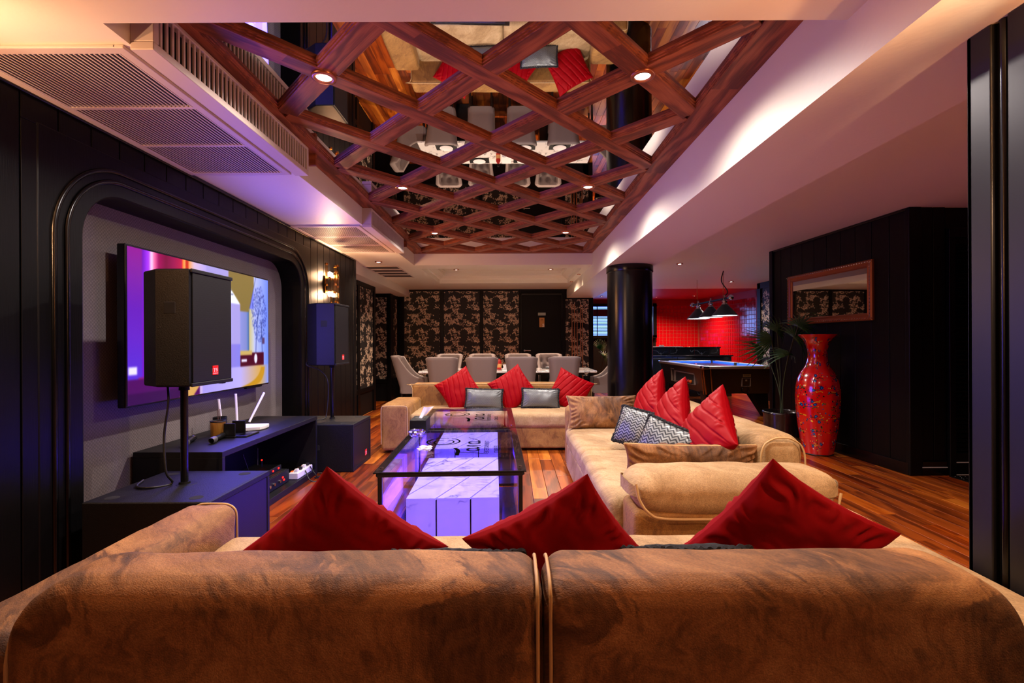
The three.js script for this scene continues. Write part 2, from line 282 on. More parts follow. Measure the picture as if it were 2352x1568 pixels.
part(ceiling, 'coffer_moulding', sweepInset([[-1.40, 7.5], [1.08, 7.5], [1.08, 9.38], [-1.40, 9.38]], [0, 0, 0, 0], [[0.002, 2.331], [0.002, 2.40], [0.03, 2.40], [0.045, 2.42], [0.09, 2.445], [0.12, 2.46], [0.12, 2.50], [0.135, 2.50], [0.135, 2.56]]), M.plaster);
part(ceiling, 'coffer_top', bx(-1.38, 1.06, 2.555, 2.6, 7.5, 9.38), M.plaster);

// ---- the wooden diamond lattice with a mirror in each opening
{
  const xc = -0.135, sx = 0.39, sd = 0.425, dA = 2.37, xl = xc - 3 * sx, xr = xc + 3 * sx, d0 = dA - 2 * sd, d1 = dA + 11 * sd, hw = 0.052, Y = 2.5;
  const lat = new THREE.Group(); lat.name = 'lattice'; lat.userData.label = 'reddish brown wooden diamond lattice with mirror panes'; ceiling.add(lat);
  const border = (a, b, c, d) => part(lat, 'border', rbx(a, b, Y - 0.003, Y + 0.06, c, d, 0.003, 1, 1, Math.abs(d - c) > Math.abs(b - a)), M.lattice);
  border(-1.44, xl, d0, d1 + 0.1); border(xr, 1.19, d0, d1 + 0.1); border(xl, xr, d1, d1 + 0.1);
  // beams: one family runs through, the other is fitted between
  const grain = (a, b, wid, y0, y1) => { const dx = b[0] - a[0], dd = b[1] - a[1], l = Math.hypot(dx, dd), g = rbx(-l / 2, l / 2, y0, y1, -wid, wid, 0.003, 1, 1, false, [rr(0, 5), rr(0, 5)]); g.applyMatrix4(new THREE.Matrix4().makeRotationY(Math.atan2(dd, dx))); g.translate((a[0] + b[0]) / 2, 0, -(a[1] + b[1]) / 2); return g; };
  const k = sd / sx;
  const clipLine = (px, pd, s) => { const t = []; for (const x of [xl, xr]) { const d = pd + s * k * (x - px); if (d >= d0 - 1e-6 && d <= d1 + 1e-6) t.push([x, d]); } for (const d of [d0, d1]) { const x = px + s * (d - pd) / k; if (x > xl + 1e-6 && x < xr - 1e-6) t.push([x, d]); } return t.sort((p, q) => p[0] - q[0]); };
  for (let j = -12; j <= 20; j += 2) { const e = clipLine(xc, dA + j * sd, 1); if (e.length > 1 && Math.hypot(e[0][0] - e[1][0], e[0][1] - e[1][1]) > 0.2) part(lat, 'beam', grain(e[0], e[1], hw, Y, Y + 0.06), M.lattice); }
  for (let i = -3; i <= 3; i++) for (let j = -2; j <= 11; j++) {
    if ((i + j) % 2) continue;
    const a = [xc + i * sx, dA + j * sd], b = [xc + (i + 1) * sx, dA + (j - 1) * sd]; if (i === 3 || j === -2) continue;
    const ux = (b[0] - a[0]), ud = (b[1] - a[1]), l = Math.hypot(ux, ud), c = 0.06 / l; // ends under the through beams
    part(lat, 'beam', grain([a[0] + ux * c * 0.6, a[1] + ud * c * 0.6], [b[0] - ux * c * 0.6, b[1] - ud * c * 0.6], hw, Y + 0.0015, Y + 0.058), M.lattice);
  }
  const profile = [[-0.002, Y + 0.002], [0.003, Y + 0.003], [0.004, Y + 0.011], [0.009, Y + 0.013], [0.009, Y + 0.021], [0.014, Y + 0.024], [0.015, Y + 0.032]];
  for (let i = -3; i <= 3; i++) for (let j = -2; j <= 11; j++) {
    if (!((i + j) % 2)) continue;
    const cx = xc + i * sx, cd = dA + j * sd; let poly = [[cx - sx, cd], [cx, cd - sd], [cx + sx, cd], [cx, cd + sd]], base = [hw, hw, hw, hw];
    if (i === -3) { poly = [[cx, cd - sd], [cx + sx, cd], [cx, cd + sd]]; base = [hw, hw, 0]; }
    if (i === 3) { poly = [[cx - sx, cd], [cx, cd - sd], [cx, cd + sd]]; base = [hw, 0, hw]; }
    if (j === -2) { poly = [[cx - sx, cd], [cx + sx, cd], [cx, cd + sd]]; base = [0, hw, hw]; }
    if (j === 11) { poly = [[cx - sx, cd], [cx, cd - sd], [cx + sx, cd]]; base = [hw, hw, 0]; }
    if ((i === -3 || i === 3) && (j === -2 || j === 11)) continue;
    const f = part(lat, 'moulding', sweepInset(poly, base, profile), M.lattice);
    part(lat, 'mirror_pane', polyPrism(insetPoly(poly, base.map((b) => b + 0.004)), Y + 0.031, Y + 0.036), M.mirror);
  }
  part(lat, 'backing', bx(-1.44, 1.19, 2.562, 2.6, d0, 7.15), M.darkVoid);
  for (const d of [3.33, 6.2]) part(lat, 'end_block', rbx(-1.44, -1.345, 2.42, 2.5, d, d + 0.03, 0.003, 1), M.lattice);
}

// ---- walls
const wallLeft = structure('wall_left', 'black vertical-board wall with an arched television niche');
function archPts(d0, d1, yt, r, n = 10) { const p = [[d0, 0]]; for (let y = 0.2; y < yt - r; y += 0.2) p.push([d0, y]); for (let i = 0; i <= n; i++) { const a = Math.PI - i / n * Math.PI / 2; p.push([d0 + r + Math.cos(a) * r, yt - r + Math.sin(a) * r]); } for (let d = d0 + r + 0.2; d < d1 - r; d += 0.2) p.push([d, yt]); for (let i = 0; i <= n; i++) { const a = Math.PI / 2 - i / n * Math.PI / 2; p.push([d1 - r + Math.cos(a) * r, yt - r + Math.sin(a) * r]); } for (let y = yt - r - 0.2; y > 0; y -= 0.2) p.push([d1, y]); p.push([d1, 0]); return p; }
const NX = -2.15;
part(wallLeft, 'backing', [bx(-2.75, NX - 0.02, 0, 2.34, -3.2, 2.22), bx(-2.75, NX - 0.02, 0, 2.34, 5.15, 6.62), bx(-2.75, NX - 0.02, 2.19, 2.34, 2.2, 5.17)], M.blackSoft);
for (let d = -3.1; d < 6.6; d += 0.18) {
  const a = d + 0.003, b = Math.min(d + 0.177, 6.62); if (b - a < 0.03) continue;
  const over = b > 2.2 && a < 5.17;
  if (over) { part(wallLeft, 'board', rbx(NX - 0.02, NX, 2.195, 2.33, a, b, 0.004, 1), M.black); if (a < 2.2) part(wallLeft, 'board', rbx(NX - 0.02, NX, 0, 2.195, a, 2.2, 0.004, 1), M.black); if (b > 5.17) part(wallLeft, 'board', rbx(NX - 0.02, NX, 0, 2.195, 5.17, b, 0.004, 1), M.black); }
  else part(wallLeft, 'board', rbx(NX - 0.02, NX, 0, 2.33, a, b, 0.004, 1), M.black);
}
{
  const s = new THREE.Shape(); s.moveTo(2.2, 0); s.lineTo(2.2, 2.2); s.lineTo(5.17, 2.2); s.lineTo(5.17, 0); const q = archPts(2.42, 4.95, 2.0, 0.26); for (const p of [...q].reverse()) s.lineTo(p[0], p[1]); s.lineTo(2.2, 0);
  const g = new THREE.ExtrudeGeometry(s, { depth: 0.2, bevelEnabled: true, bevelThickness: 0.008, bevelSize: 0.008, bevelSegments: 2 }); g.rotateY(Math.PI / 2); g.translate(NX - 0.205, 0, 0);
  part(wallLeft, 'niche_surround', uvm(g), M.black);
  for (const o of [0.085, 0.15]) part(wallLeft, 'moulding', tube(archPts(2.42 - o, 4.95 + o, 2.0 + o * 0.87, 0.26 + o).map((p) => [NX + 0.003, p[1], p[0]]), 0.013, 220, 8), M.blackGloss);
  part(wallLeft, 'niche_paper', bx(-2.75, NX - 0.2, 0, 2.2, 2.3, 5.1), M.niche, 'mauve grey woven wallpaper');
  part(wallLeft, 'cornice', rbx(NX, NX + 0.018, 2.305, 2.33, -3.1, 6.62, 0.006, 1), M.blackGloss);
  part(wallLeft, 'end_post', rbx(NX - 0.3, NX + 0.012, 0, 2.33, 6.56, 6.66, 0.01, 2), M.black);
}
// floral papered walls: a black carcass, paper panels, raised black stiles round them
function paperPanel(parent, axis, at, u0, u1, y0, y1, face) { // axis 'x': wall facing along x, u = d; axis 'd': wall facing the camera, u = x
  const t = 0.006 * face, g = axis === 'x' ? bx(Math.min(at, at + t), Math.max(at, at + t), y0, y1, u0, u1) : bx(u0, u1, y0, y1, Math.min(at, at - 0.006), Math.max(at, at - 0.006));
  return part(parent, 'paper_panel', g, M.floral, 'black paper printed with tan blossom branches');
}
const wallAlcove = structure('wall_alcove', 'black wall with narrow blossom paper panels beside the dining area');
part(wallAlcove, 'carcass', [bx(-3.5, -2.45, 0, 2.34, 6.62, 8.62), bx(-3.5, -2.47, 0, 2.34, 9.82, 10.7), bx(-3.6, -3.4, 0, 2.34, 8.6, 9.9)], M.blackSoft);
for (const [a, b] of [[6.7, 7.62], [7.74, 8.5]]) paperPanel(wallAlcove, 'x', -2.45, a, b, 0.45, 2.1, 1);
for (const [a, b] of [[6.64, 6.7], [7.62, 7.74], [8.5, 8.62]]) part(wallAlcove, 'stile', rbx(-2.46, -2.425, 0, 2.18, a, b, 0.006, 1), M.black);
part(wallAlcove, 'rail', [rbx(-2.46, -2.428, 2.1, 2.18, 6.64, 8.62, 0.006, 1), rbx(-2.46, -2.428, 0.37, 0.45, 6.64, 8.62, 0.006, 1)], M.black);
paperPanel(wallAlcove, 'd', 9.82, -2.8, -2.53, 0.45, 2.1, 1);
for (const [a, b] of [[-2.88, -2.8], [-2.53, -2.47]]) part(wallAlcove, 'stile', rbx(a, b, 0, 2.18, 9.78, 9.82, 0.006, 1), M.black);
part(wallAlcove, 'rail', [rbx(-3.4, -2.47, 2.1, 2.18, 9.785, 9.82, 0.006, 1), rbx(-3.4, -2.47, 0.37, 0.45, 9.785, 9.82, 0.006, 1)], M.black);
paperPanel(wallAlcove, 'x', -2.47, 10.0, 10.38, 0.45, 2.1, 1);
for (const [a, b] of [[9.78, 10.0], [10.38, 10.5]]) part(wallAlcove, 'stile', rbx(-2.48, -2.445, 0, 2.18, a, b, 0.006, 1), M.black);

const wallBack = structure('wall_back', 'black back wall with tall blossom paper panels');
const BD = 10.5;
part(wallBack, 'carcass', bx(-2.6, 1.75, 0, 2.34, BD, BD + 0.2), M.blackSoft);
for (const [a, b, t] of [[-2.33, -1.56, 2.295], [-1.475, -0.695, 2.295], [-0.62, 0.15, 2.295], [1.16, 1.665, 2.105]]) paperPanel(wallBack, 'd', BD, a, b, 0.45, t, 1);
for (const [a, b] of [[-2.46, -2.33], [-1.56, -1.475], [-0.695, -0.62], [0.15, 0.2], [1.08, 1.16], [1.665, 1.76]]) part(wallBack, 'stile', rbx(a, b, 0, 2.33, BD - 0.035, BD, 0.006, 1), M.black);
part(wallBack, 'rail', [rbx(-2.46, 1.19, 2.295, 2.33, BD - 0.03, BD, 0.006, 1), rbx(-2.46, 0.2, 0.37, 0.45, BD - 0.03, BD, 0.006, 1), rbx(1.1, 1.76, 0.37, 0.45, BD - 0.03, BD, 0.006, 1), rbx(1.1, 1.76, 2.105, 2.137, BD - 0.03, BD, 0.006, 1)], M.black);
const door1 = structure('door_1', 'black flush door between the blossom panels');
part(door1, 'leaf', rbx(0.215, 1.07, 0.01, 2.2, BD - 0.03, BD - 0.004, 0.006, 1), M.black);
part(door1, 'frame', [rbx(0.19, 0.215, 0, 2.24, BD - 0.05, BD, 0.006, 1), rbx(1.07, 1.095, 0, 2.24, BD - 0.05, BD, 0.006, 1), rbx(0.19, 1.095, 2.2, 2.24, BD - 0.05, BD, 0.006, 1)], M.blackGloss);
part(door1, 'handle', [rod([0.27, 1.005, BD - 0.09], [0.27, 1.005, BD - 0.03], 0.022, 16), rod([0.27, 1.005, BD - 0.085], [0.4, 1.0, BD - 0.085], 0.01, 10)], M.chrome, 'chrome lever handle');
const wallNookLeft = structure('wall_nook_left'); part(wallNookLeft, 'carcass', bx(1.55, 1.75, 0, 2.65, BD, 14.1), M.blackSoft);

// red tiled bar nook; its side wall stands six degrees off square
function tilted(g) { g.translate(-5.35, 0, 13.8); g.rotateY(rad4); g.translate(5.35, 0, -13.8); return g; }
const rad4 = 6 * Math.PI / 180;
const wallNook = structure('wall_nook', 'glossy red tiled walls of the bar nook');
M.redTile = phy({ color: 0xa80d1a, roughness: 0.12, clearcoat: 0.8, clearcoatRoughness: 0.04 });
M.grout = std({ color: 0x9a4038, roughness: 0.8 });
part(wallNook, 'carcass', [bx(1.55, 5.7, 0, 2.65, 13.8, 14.1), bx(5.35, 5.7, 0, 2.65, 4.2, 9.96)], M.blackSoft);
part(wallNook, 'grout', [bx(4.1, 5.35, 0.3, 2.2, 13.795, 13.8), bx(2.05, 4.1, 2.26, 2.3, 13.79, 13.8), tilted(bx(5.33, 5.335, 0.3, 2.2, 11.1, 13.8))], M.grout);
part(wallNook, 'red_band', [bx(1.75, 5.35, 2.2, 2.37, 13.78, 13.8), tilted(bx(5.315, 5.35, 2.2, 2.37, 10.0, 13.8)), tilted(bx(5.315, 5.35, 0, 2.37, 10.0, 11.1)), tilted(bx(5.335, 5.6, 0, 2.64, 10.0, 14.0))], M.redPaint, 'plain red painted band');
{
  const back = [], side = [], S = 0.1, t = (w, h) => { const g = new THREE.BoxGeometry(w, h, 0.008, 1, 1, 1); const p = g.attributes.position; for (let i = 0; i < p.count; i++) if (p.getZ(i) > 0) { p.setX(i, p.getX(i) * 0.93); p.setY(i, p.getY(i) * 0.93); } g.computeVertexNormals(); return g.toNonIndexed(); };
  for (let i = 0; i < 12; i++) for (let j = 0; j < 19; j++) back.push(moved(t(S - 0.007, S - 0.007), 4.15 + i * S, 0.35 + j * S, 13.793, rr(-0.012, 0.012), rr(-0.012, 0.012)));
  for (let i = 0; i < 27; i++) for (let j = 0; j < 19; j++) side.push(moved(t(S - 0.007, S - 0.007), 5.328, 0.35 + j * S, 13.72 - i * S, -Math.PI / 2 + rr(-0.012, 0.012), rr(-0.012, 0.012)));
  part(wallNook, 'tiles', back, M.redTile, 'small glossy red square tiles').userData.kind = 'stuff';
  part(wallNook, 'tiles', side.map(tilted), M.redTile, 'small glossy red square tiles').userData.kind = 'stuff';
}
paperPanel(wallNook, 'x', 5.08, 9.2, 9.84, 0.45, 2.25, -1);
part(wallNook, 'stile', [bx(5.08, 5.35, 0, 2.37, 9.0, 9.96), rbx(5.05, 5.08, 0, 2.37, 9.84, 9.98, 0.006, 1), rbx(5.05, 5.08, 0, 2.37, 9.1, 9.2, 0.006, 1), rbx(5.05, 5.08, 2.25, 2.37, 9.1, 9.96, 0.006, 1)], M.black);
// window with a slatted blind
const window1 = structure('window_1', 'window with a dark slatted blind beside the bar');
M.daylight = std({ color: 0x000000, emissive: 0x6f9cff, emissiveIntensity: L.window });
part(window1, 'bright_window_pane', bx(2.15, 4.0, 1.36, 2.2, 13.76, 13.77), M.daylight, 'blue white daylight behind the blind');
part(window1, 'frame', [bx(2.05, 2.15, 1.3, 2.26, 13.7, 13.8), bx(4.0, 4.1, 1.3, 2.26, 13.7, 13.8), bx(2.05, 4.1, 2.18, 2.26, 13.7, 13.8), bx(2.05, 4.1, 1.28, 1.36, 13.7, 13.8)], M.black);
for (let i = 0; i < 20; i++) { const y = 1.385 + i * 0.041, closed = y > 1.88 && y < 2.12; part(window1, 'slat', moved(new RoundedBoxGeometry(1.84, 0.004, closed ? 0.046 : 0.036, 1, 0.001), 3.075, y, 13.72, 0, closed ? 1.4 : 0.62), closed ? (M.slatRedLit ??= std({ color: 0x4a0a14, roughness: 0.5 })) : M.blackSoft); }  // closed slats carry the red light of the nook in their colour
for (const x of [2.4, 2.72, 3.3, 3.7]) part(window1, 'tape', bx(x, x + 0.025, 1.36, 2.2, 13.695, 13.7), M.blackSoft);
area(3.075, 1.75, 13.6, 1.7, 0.7, L.window * 0.7, L.window_color, [3.075, 1.6, 8]);

// right-hand board wall, the return towards the camera and the near pillar
const wallRight = structure('wall_right', 'black vertical-board wall behind the tall red vase');
{
  const th = Math.asin(0.09 / 2.1), ox = 3.51, od = 4.28, len = 2.1, place = (g) => { g.applyMatrix4(new THREE.Matrix4().makeRotationY(th)); g.translate(ox, 0, -od); return uvm(g); };
  part(wallRight, 'carcass', place(bx(0.02, 0.3, 0, 2.37, 0, len)), M.blackSoft);
  for (let i = 0; i < 10; i++) part(wallRight, 'board', place(rbx(0, 0.02, 0, 2.37, i * 0.21 + 0.003, i * 0.21 + 0.207, 0.004, 1)), M.black);
  part(wallRight, 'baseboard', place(rbx(-0.015, 0, 0, 0.11, 0, len, 0.004, 1)), M.blackGloss);
  part(wallRight, 'corner_post', [place(rbx(-0.02, 0.05, 0, 2.37, len - 0.05, len + 0.02, 0.008, 2)), place(rbx(-0.012, 0.11, 0, 2.37, -0.02, 0.03, 0.01, 2))], M.black);
  part(wallRight, 'cornice', place(rbx(-0.012, 0.0, 2.345, 2.37, 0, len, 0.004, 1)), M.blackGloss);
}
const wallReturn = structure('wall_return', 'black panelled wall end facing the lounge');
part(wallReturn, 'carcass', bx(3.53, 5.6, 0, 2.37, 4.3, 4.6), M.blackSoft);
for (let i = 0; i < 2; i++) part(wallReturn, 'board', rbx(3.62 + i * 0.11, 3.725 + i * 0.11, 0.13, 2.37, 4.28, 4.3, 0.004, 1), M.black);
M.steelStrip = std({ color: 0xd0ccd0, roughness: 0.3, metalness: 0.4 });
part(wallReturn, 'metal_strip', rbx(3.61, 3.835, 0.07, 0.077, 4.262, 4.272, 0.002, 1), M.steelStrip, 'thin pale metal strip');
part(wallReturn, 'plinth', rbx(3.6, 3.84, 0, 0.125, 4.27, 4.3, 0.004, 1), M.blackGloss);
const door2 = structure('door_2', 'black louvred door at the end of the board wall');
part(door2, 'frame', [rbx(3.845, 3.9, 0, 2.1, 4.25, 4.3, 0.006, 1), rbx(4.6, 4.66, 0, 2.1, 4.25, 4.3, 0.006, 1), rbx(3.845, 4.66, 2.1, 2.18, 4.25, 4.3, 0.006, 1), rbx(3.9, 4.6, 0, 0.2, 4.27, 4.3, 0.006, 1)], M.black);
for (const y of [0.115, 0.006]) part(door2, 'metal_strip', rbx(3.9, 4.6, y, y + 0.007, 4.255, 4.268, 0.002, 1), M.steelStrip, 'thin pale metal strip');
for (let i = 0; i < 46; i++) part(door2, 'slat', moved(new RoundedBoxGeometry(0.7, 0.006, 0.036, 1, 0.002), 4.25, 0.23 + i * 0.04, 4.28, 0, 0.7), M.black);
const wallOuter = structure('wall_rear', 'plain rear wall behind the viewer');
part(wallOuter, 'carcass', [bx(-3.6, 5.7, 0, 2.65, -3.3, -3.1), bx(5.35, 5.6, 0, 2.65, -3.2, 4.3)], std({ color: 0x2a2222, roughness: 0.8 }));

M.pillarLitBlack = phy({ color: 0x101013, roughness: 0.38, specularIntensity: 0.8 });  // satin black, made paler and bluer: light falling on the pillar, put into its colour
const pillar = structure('pillar', 'black panelled square pillar with raised mouldings');
{
  const X = 1.425, E = 1.515;
  part(pillar, 'body', bx(X + 0.02, 1.77, 0, 2.137, -3.1, E - 0.005), M.blackSoft);
  part(pillar, 'stile', rbx(X, X + 0.03, 0, 2.137, E - 0.078, E, 0.005, 2), M.pillarLitBlack);
  part(pillar, 'face', rbx(X, 1.77, 0, 2.137, E - 0.02, E, 0.005, 2), M.pillarLitBlack);
  part(pillar, 'moulding', rod([X + 0.022, 0, E - 0.098], [X + 0.022, 2.137, E - 0.098], 0.013, 14), M.blackGloss);
  part(pillar, 'panel', rbx(X + 0.004, X + 0.03, 0, 2.137, 0.2, E - 0.12, 0.005, 2), M.pillarLitBlack);
  part(pillar, 'panel', rbx(X + 0.004, X + 0.03, 0, 2.137, -3.1, 0.18, 0.005, 2), M.pillarLitBlack);
}
const column = structure('column', 'glossy black round column under the white beam');
part(column, 'shaft', lathe([[0.278, 0], [0.278, 2.03], [0.278, 2.137]], 1.485, 0, 6.1, 64), M.blackGloss);
part(column, 'collar', lathe([[0.278, 2.055], [0.288, 2.06], [0.288, 2.125], [0.28, 2.137]], 1.485, 0, 6.1, 64), M.blackGloss);

// ================================================================ CEILING FITTINGS
function downlight(x, y, d, r, label, group, glow = M.lampGlow) {
  const t = thing('ceiling_light', label, 'light', [x, y, d], 0, group, false);
  part(t, 'trim', lathe([[r * 0.62, 0], [r * 0.7, -0.012], [r, -0.01], [r * 1.02, 0]], 0, 0, 0, 28), M.trimCopper, 'thin copper trim ring');
  part(t, 'lamp_lens', lathe([[0, -0.008], [r * 0.45, -0.008], [r * 0.66, -0.003]], 0, 0, 0, 24), glow, 'glowing round lens');
  return t;
}
for (const [i, d] of [[-2, 2.37], [2, 2.37], [-2, 4.07], [2, 4.07], [-2, 5.77], [2, 5.77]]) {
  const x = -0.135 + i * 0.39; downlight(x, 2.5, d, 0.058, `bright round spotlight in the wooden lattice, ${i < 0 ? 'television' : 'white beam'} side, ${d < 3 ? 'row furthest from the dining area' : d < 5 ? 'middle row' : 'row next to the dining area'}`, 'spotlights in the wooden ceiling lattice');
  spot(x, 2.475, d, L.lattice, L.lattice_color, 1.4, 0.75, 1.5);
}
for (const [x, d] of [[-1.04, 9.08], [0.73, 9.08]]) { downlight(x, 2.555, d, 0.05, `round downlight in the tray ceiling over the dining table, ${x < 0 ? 'blossom wall' : 'white beam'} side`, 'downlights in the tray ceiling', M.lampGlowSoft); spot(x, 2.53, d, L.coffer, L.coffer_color, 1.05, 0.85, 1.5, x, 1.53, d - 0.25); }
for (const d of [8.15, 9.15]) { downlight(1.13, 2.33, d, 0.03, `tiny downlight grazing the white beam, ${d < 9 ? 'nearer the column' : 'nearer the black door'}`, 'downlights grazing the beam', M.lampGlowSoft); spot(1.13, 2.31, d, 0.5, L.coffer_color, 0.6, 0.5, 1); }
downlight(-1.87, 2.33, 6.8, 0.05, 'round downlight in the soffit beside the wall sconce', undefined); spot(-1.87, 2.31, 6.8, L.soffit, L.soffit_color, 1.1, 0.7, 1.5);
for (const [x, d] of [[2.55, 7.35], [4.35, 9.6]]) { downlight(x, 2.37, d, 0.05, x < 3 ? 'round downlight in the flat ceiling beside the black column' : 'round downlight in the flat ceiling beyond the pool lamp', 'downlights in the pool room ceiling'); spot(x, 2.35, d, L.ceil_pool, L.lattice_color, 1.15, 0.7, 1.5); }
for (const [x, d] of [[2.34, 12.6], [3.85, 12.9], [4.75, 12.6]]) { downlight(x, 2.37, d, 0.05, x < 3 ? 'round downlight in the red ceiling near the slatted blind' : x < 4 ? 'round downlight in the red ceiling just past the column' : 'round downlight in the red ceiling hidden by the pool lamp', 'downlights in the red ceiling', M.lampGlowSoft); spot(x, 2.35, d, L.nook, L.nook_color, 1.2, 0.7, 1.5); }

M.ventWhite = std({ color: 0xc8b8ae, roughness: 0.5 });
function makeVents(dc, labelA, labelB) {
  const t = thing('air_vent', labelA, 'vent', [-1.80, 2.33, dc], 0, undefined, false), w = 0.305, l = 0.67;
  part(t, 'frame', [rbx(-w - 0.03, -w + 0.012, -0.014, 0, -l - 0.03, l + 0.03, 0.004, 1), rbx(w - 0.012, w + 0.03, -0.014, 0, -l - 0.03, l + 0.03, 0.004, 1), rbx(-w, w, -0.0135, 0, -l - 0.03, -l + 0.012, 0.004, 1), rbx(-w, w, -0.0135, 0, l - 0.012, l + 0.03, 0.004, 1)], M.ventWhite);
  part(t, 'backing', bx(-w, w, -0.002, 0, -l, l), M.darkVoid);
  for (const c of [-l / 3, l / 3]) part(t, 'crossbar', rbx(-w, w, -0.013, -0.001, c - 0.012, c + 0.012, 0.003, 1), M.ventWhite);
  for (let s = 0; s < 3; s++) for (let i = 0; i < 30; i++) { const x = -w + 0.018 + i * (2 * w - 0.036) / 29, a = -l + s * 2 * l / 3 + 0.012, b = a + 2 * l / 3 - 0.024; part(t, 'slat', bx(x - 0.0034, x + 0.0034, -0.0125, -0.0095, a, b), M.ventWhite); }
  const u = thing('supply_grille', labelB, 'vent', [-1.44, 2.33, dc], 0, undefined, false);
  part(u, 'frame', [rbx(0, 0.09, -0.02, 0.012, -l - 0.03, l + 0.03, 0.004, 1), rbx(0, 0.09, 0.148, 0.166, -l - 0.03, l + 0.03, 0.004, 1), rbx(0, 0.09, 0.012, 0.15, -l - 0.03, -l, 0.004, 1), rbx(0, 0.09, 0.012, 0.15, l, l + 0.03, 0.004, 1)], M.ventWhite);
  part(u, 'backing', bx(0.0, 0.06, 0.012, 0.15, -l, l), M.darkVoid);
  for (let i = 0; i < 40; i++) { const d = -l + 0.02 + i * (2 * l - 0.04) / 39; part(u, 'slat', bx(0.076, 0.084, 0.012, 0.15, d - 0.0055, d + 0.0055), M.ventWhite); }
}
makeVents(2.53, 'large white linear air vent in the soffit above the television niche', 'white upright-slat air grille on the soffit edge above the television');
makeVents(5.37, 'large white linear air vent in the soffit above the wall sconce', 'white upright-slat air grille on the soffit edge above the sconce');
{
  const t = thing('ceiling_vent', 'square white vent with four broad louvres in the soffit near the dining table', 'vent', [-1.95, 2.33, 7.8], 0, undefined, false), w = 0.24, l = 0.6;
  part(t, 'frame', [rbx(-w - 0.02, -w, -0.012, 0, -l - 0.02, l + 0.02, 0.004, 1), rbx(w, w + 0.02, -0.012, 0, -l - 0.02, l + 0.02, 0.004, 1), rbx(-w, w, -0.0115, 0, -l - 0.02, -l, 0.004, 1), rbx(-w, w, -0.0115, 0, l, l + 0.02, 0.004, 1)], M.ventWhite);
  part(t, 'backing', bx(-w, w, -0.003, 0, -l, l), std({ color: 0x4a3c38, roughness: 0.7 }));
  for (const c of [-0.3, 0, 0.3]) part(t, 'slat', rbx(-w, w, -0.011, -0.001, c - 0.035, c + 0.035, 0.004, 1), M.ventWhite);
}

// wall sconces: gold bars and smoked glass tubes round four bulbs
M.bulb = std({ color: 0xffffff, emissive: 0xffe2bc, emissiveIntensity: 40 });
M.tubeGlass = phy({ color: 0xe8d2b0, roughness: 0.03, transmission: 1, thickness: 0, ior: 1.5 });
function sconce(x, y, d, side, label, power) {
  const t = thing('wall_sconce', label, 'lamp', [x, y, d], side > 0 ? 0 : Math.PI, undefined, false), I = power;
  part(t, 'back_plate', rbx(0, 0.02, -0.1, 0.1, -0.06, 0.06, 0.006, 2), M.gold);
  part(t, 'core', rbx(0.02, 0.09, -0.075, 0.075, -0.025, 0.025, 0.008, 2), M.darkVoid);
  const R = [[0.05, -0.11, -0.02, 0.23], [0.09, -0.075, -0.22, 0.06], [0.12, -0.03, 0.0, 0.21], [0.13, 0.02, -0.21, 0.1], [0.11, 0.07, -0.02, 0.235], [0.075, 0.1, -0.13, 0.13], [0.12, -0.055, -0.1, 0.12], [0.1, 0.045, -0.2, 0.16]];
  for (const [rx, rd, y0, y1] of R) { const q = part(t, 'glass_tube', cyl(rx, y0, y1, rd, 0.015, 0.015, 14), M.tubeGlass); for (const yc of [y1 - 0.005, y0 + 0.005]) part(q, 'cap', cyl(rx, yc - 0.011, yc + 0.011, rd, 0.0175, 0.0175, 14), M.gold); }
  for (const rd of [-0.05, 0.05]) for (const yy of [0.11, -0.11]) { part(t, 'bulb', lathe([[0, -0.03], [0.018, -0.026], [0.024, 0], [0.018, 0.026], [0, 0.034]], 0.065, yy, rd, 14), M.bulb, 'glowing bulb'); part(t, 'holder', cyl(0.065, yy > 0 ? 0.07 : -0.085, yy > 0 ? 0.085 : -0.07, rd, 0.016), M.gold); if (rd > 0) point(x + side * 0.065, y + yy, d + side * rd, I * 2, L.sconce_color, 1); }
}
sconce(NX, 1.865, 5.6, 1, 'gold and smoked glass tube wall sconce above the speaker on black boards', L.sconce);
sconce(NX, 1.865, 1.25, 1, 'gold tube wall sconce on the black boards on the viewer side of the television niche', L.sconce * 1.25);
sconce(1.43, 1.865, 0.9, -1, 'gold tube wall sconce on the black pillar', L.sconce * 1.4);
for (const [x, d] of [[-0.6, -1.3], [0.6, -1.3]]) { downlight(x, 2.33, d, 0.05, x < 0 ? 'round downlight behind the viewer on the television side' : 'round downlight behind the viewer on the pillar side', 'downlights behind the viewer'); spot(x, 2.31, d, L.rear, L.rear_color, 1.25, 0.7, 2); }

downlight(2.5, 2.37, 1.25, 0.05, 'round downlight in the aisle ceiling beside the black pillar', undefined); spot(2.5, 2.35, 1.25, L.aisle, L.rear_color, 1.25, 0.7, 2);

